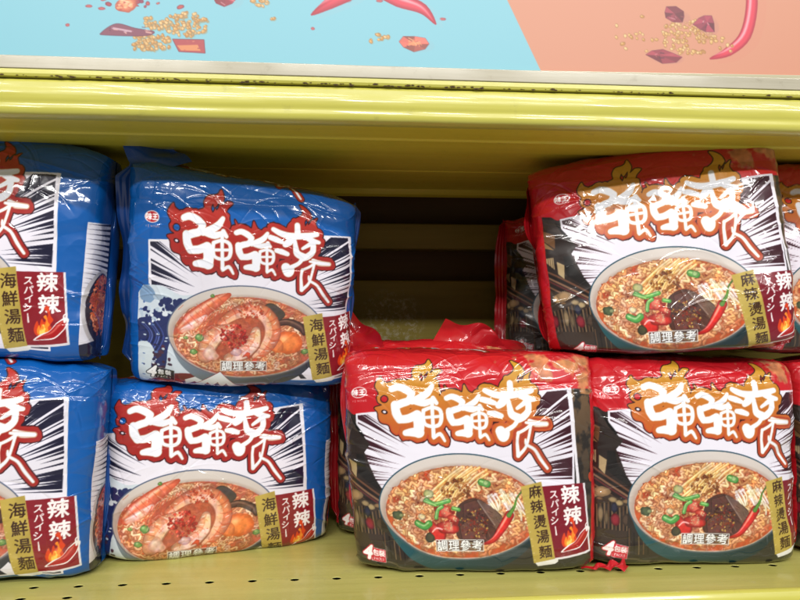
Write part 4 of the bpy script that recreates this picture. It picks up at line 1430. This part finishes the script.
# ------------------------------------------------------------------ banner over the shelf
def paint_banner():
    cv = Canvas(-60, -60, 860, 72, 3, '7ebac9')
    cv.poly([(470, -62), (484, -62), (547, 73), (900, 73), (900, -62)], 'c88a70')
    rnd = random.Random(2)

    def seeds(n, cx, cy, rx, ry, s=1.9):
        for i in range(n):
            r, a = math.sqrt(rnd.random()), rnd.uniform(0, 6.283)
            x, y = cx + rx * r * math.cos(a), cy + ry * r * math.sin(a)
            k = s * rnd.uniform(.8, 1.25)
            ro = rnd.uniform(0, 3.1)
            cv.ell(x + .8, y + .8, k * 1.15, k * .85, '8f9a86' if x < 500 else 'c48a6a', rot=ro, op=.5)
            c = rnd.choice(['d4a868', 'c89858', 'dcb880', 'bc8848'])
            cv.blob(x, y, k * 1.15, k * .85, c, rim='94683c', hi='ecd4a0', rot=ro, seed=i)

    def flake(x, y, w, h, c, ro=0, seed=0):
        for g in range(6):
            cv.ell(x + 4 + g * .7, y + 2 + g * .3, w * (1.1 - g * .08), h * (1 - g * .08), '84b4c2' if x < 500 else 'bc8070', rot=ro, op=.16)
        cc, s = math.cos(ro), math.sin(ro)
        r = random.Random(seed)
        pts = []
        nq = 8
        for q in range(nq):
            t = q / nq * 6.283
            k = r.uniform(.72, 1.2)
            px, py = math.cos(t) * w * k, math.sin(t) * h * k
            pts.append((x + px * cc - py * s, y + px * s + py * cc))
        cv.poly(pts, c, edge='5c2a3c', ew=.3)
        mx_, my_ = x + r.uniform(-.25, .25) * w, y + r.uniform(-.25, .25) * h
        for q in range(nq):
            cv.poly([pts[q], pts[(q + 1) % nq], (mx_, my_)], np.clip(hx(c) * r.uniform(.72, 1.35), 0, 1), op=.9)
        for q in range(5):
            ax_, ay_ = x + r.uniform(-.5, .5) * w, y + r.uniform(-.5, .5) * h
            cv.stroke([(ax_, ay_), (ax_ + r.uniform(-.4, .4) * w, ay_ + r.uniform(-.3, .3) * h)], r.uniform(.5, 1.3), r.choice(['c88a92', '4c2236', 'b0605c', 'd8a0a0']), sm=False, op=.7)
    seeds(95, 188, 31, 23, 12)
    seeds(75, 155, 50, 21, 9)
    seeds(25, 160, 30, 14, 6)
    seeds(12, 262, 6, 9, 5)
    seeds(7, 382, 39, 7, 4)
    seeds(2, 371, 42, 3, 2)
    seeds(2, 272, 23, 4, 2)
    for i in range(70):
        x, y = rnd.gauss(140, 24), rnd.uniform(-18, 14)
        cv.blob(x, y, rnd.uniform(1.2, 5), rnd.uniform(1, 2.6), rnd.choice(['a0404c', 'b8504e', '8a3c54', 'c8685a']), rim='6c2c40', seed=i, rot=rnd.uniform(-.5, .5))
    for x, y in ((96, 15), (108, 17), (76, 34), (110, 8), (348, 3), (313, 32), (444, 19), (380, 2)):
        cv.blob(x, y, 3.4 if y < 30 else 2, 1.5, 'b85a5c', rim='8c3c4c', seed=x)
    cv.blob(131, 12, 10, 7, 'd07858', rim='a84c3c', hi='f0b890', seed=5, wob=.2)
    cv.poly([(108, 41), (122, 32), (140, 36), (158, 39), (148, 43), (112, 43)], '80485a', sm=True, edge='5c3048')
    cv.stroke([(118, 36), (136, 39)], 1.8, 'c09aa8')
    cv.poly([(176, 46), (206, 46), (207, 59), (182, 58)], 'a8484c', sm=False, edge='6c2c3a')
    cv.poly([(180, 52), (200, 51), (203, 57), (184, 57)], 'd08458')
    for i in range(26):
        x, y = rnd.uniform(114, 205), 0
        y = rnd.uniform(35, 42) if x < 155 else rnd.uniform(47, 58)
        if x < 155 or x > 180:
            cv.stroke([(x, y), (x + rnd.uniform(-5, 5), y + rnd.uniform(-1, 1))], rnd.uniform(.5, 1.4), rnd.choice(['c09aa8', '5c3048', 'a86a80', 'e0b0a0']) if x < 155 else rnd.choice(['c86050', 'e09a6c', '8c3440', 'b8584c']), sm=False, op=.8)
    for i in range(30):
        x, y = rnd.gauss(131, 4), rnd.gauss(12, 3)
        cv.blob(x, y, 1.6, 1, rnd.choice(['e0a070', 'a84840', 'f0c098']), seed=i, op=.8)
    flake(226, 4, 14, 9, 'a03a48', 0, 4)
    flake(262, -4, 12, 7, '8c3448', .2, 5)
    flake(415, 44, 16, 8, 'b4584c', .05, 11)
    for i in range(24):
        cv.stroke([(415 + rnd.gauss(0, 4), 44 + rnd.gauss(0, 2)), (415 + rnd.gauss(0, 4), 44 + rnd.gauss(0, 2))], 1.1, rnd.choice(['e08a5c', 'd0684c', 'f0b080']), op=.7)

    def chilli(p, w, sh_):
        cv.stroke([(x + sh_[0], y + sh_[1]) for x, y in p], [k * 1.1 for k in w], '86b8c6' if p[0][0] < 500 else 'c8866e', op=.6)
        cv.stroke(p, w, 'd23c50', rim='9c2438', hi='f49aa4')
    chilli([(312, 18), (330, 6), (352, -8), (380, -30)], [2, 12, 18, 22], (4, 4))
    chilli([(372, -14), (400, 0), (424, 9), (437, 24)], [16, 16, 11, 2], (7, 3))
    chilli([(772, -40), (775, -6), (767, 28), (748, 46), (728, 54)], [12, 13, 13, 10, 2], (9, 4))
    seeds(150, 704, 31, 30, 19)
    seeds(16, 650, 30, 26, 20)
    seeds(8, 742, 38, 12, 12)
    flake(690, 8, 13, 8, '8a3a46', .2, 21)
    flake(723, 17, 11, 11, '843444', .7, 22)
    flake(676, 52, 18, 7, '943c48', .05, 23)
    return cv


cvb = paint_banner()
bo = at_y(400, 72, .5500)
# the sheet is a rigid card: its own flat frame, x along the shelf, z up, size set from the shelf width
sc_b = .5505 / FPX * 1.004
gx = np.arange(-58, 858, .62)
gz = np.arange(-56, 71, .62)
GX, GZ = np.meshgrid(gx, gz)
colb = cvb.sample(GX, GZ)
bx_ = (GX - 400) * sc_b
bz_ = (71 - GZ) * sc_b
ban = bpy.data.objects.new('banner_card', None)
COL.objects.link(ban)
ban.location = (bo.x, .5512, .2024)
ban.rotation_euler = (0, -.012, 0)
tag(ban, 'pale blue and salmon printed card with chillies and seeds above the upper shelf lip', 'banner')
link('printed_face', grid_mesh('printed_face', bx_, np.zeros_like(bx_) + .0008 * np.sin(bx_ * 9), bz_, colb), M_card, ban)
link('backing_board', extrude_profile('backing_board', [(.0022, -.002), (.0042, -.002), (.0042, .112), (.0022, .112)], -.5, .5), M_hold, ban)
link('sleeve_edge', extrude_profile('sleeve_edge', fillet([(-.0012, -.0042), (-.0016, .0002), (.0020, .0002), (.0020, -.0042)], .0005), -.6, .6), M_hold, ban)


# ------------------------------------------------------------------ light
def area(name, loc, target, sx, sy, power, col=(1, .98, .94)):
    l = bpy.data.lights.new(name, 'AREA')
    l.shape = 'RECTANGLE'
    l.size, l.size_y, l.energy, l.color = sx, sy, power, col
    o = bpy.data.objects.new(name, l)
    COL.objects.link(o)
    o.location = loc
    o.rotation_euler = (Vector(target) - Vector(loc)).to_track_quat('-Z', 'Y').to_euler()
    return o


for x in (-1.9, -.55, .8, 2.1):
    area('ceiling_tube', (x, -1.25, 1.75), (x, -.8, 0), 1.15, .09, 19.5)
for x in (-1.4, .2, 1.7):
    area('ceiling_tube', (x, -2.9, 1.9), (x, -1.4, 0), 1.2, .12, 44)
w = bpy.data.worlds.new('World')
sc.world = w
w.use_nodes = True
bg = w.node_tree.nodes['Background']
tcw = N(w.node_tree, 'ShaderNodeTexCoord')          # the shop around: grey shelves and ceiling, unseen floor side brightened to fill undersides
sx_n = N(w.node_tree, 'ShaderNodeSeparateXYZ')
w.node_tree.links.new(tcw.outputs['Generated'], sx_n.inputs[0])
flr = N(w.node_tree, 'ShaderNodeMapRange')
flr.inputs['From Min'].default_value, flr.inputs['From Max'].default_value = -.12, -.35
w.node_tree.links.new(sx_n.outputs['Z'], flr.inputs['Value'])
nw = N(w.node_tree, 'ShaderNodeTexNoise', Scale=2.2, Detail=3.0)
crw = N(w.node_tree, 'ShaderNodeValToRGB')
crw.color_ramp.elements[0].position, crw.color_ramp.elements[1].position = .38, .62
crw.color_ramp.elements[0].color, crw.color_ramp.elements[1].color = (.35, .33, .31, 1), (.85, .85, .85, 1)
w.node_tree.links.new(tcw.outputs['Generated'], nw.inputs['Vector'])
w.node_tree.links.new(nw.outputs['Fac'], crw.inputs['Fac'])
mw = N(w.node_tree, 'ShaderNodeMix', data_type='RGBA')
mw.inputs['B'].default_value = (1.75, 1.70, 1.60, 1)
w.node_tree.links.new(flr.outputs[0], mw.inputs['Factor'])
w.node_tree.links.new(crw.outputs['Color'], mw.inputs['A'])
w.node_tree.links.new(mw.outputs['Result'], bg.inputs['Color'])
bg.inputs['Strength'].default_value = .24

cam = bpy.data.cameras.new('camera')
cam.sensor_width = 36
cam.lens = FPX / 800 * 36
cam.clip_start, cam.clip_end = .02, 50
co = bpy.data.objects.new('camera', cam)
COL.objects.link(co)
co.matrix_world = CAM_R.to_4x4()
sc.camera = co
sc.view_settings.view_transform = 'Standard'
sc.view_settings.look = 'None'
sc.view_settings.exposure = 0
sc.view_settings.gamma = 1
sc.cycles.max_bounces = 8
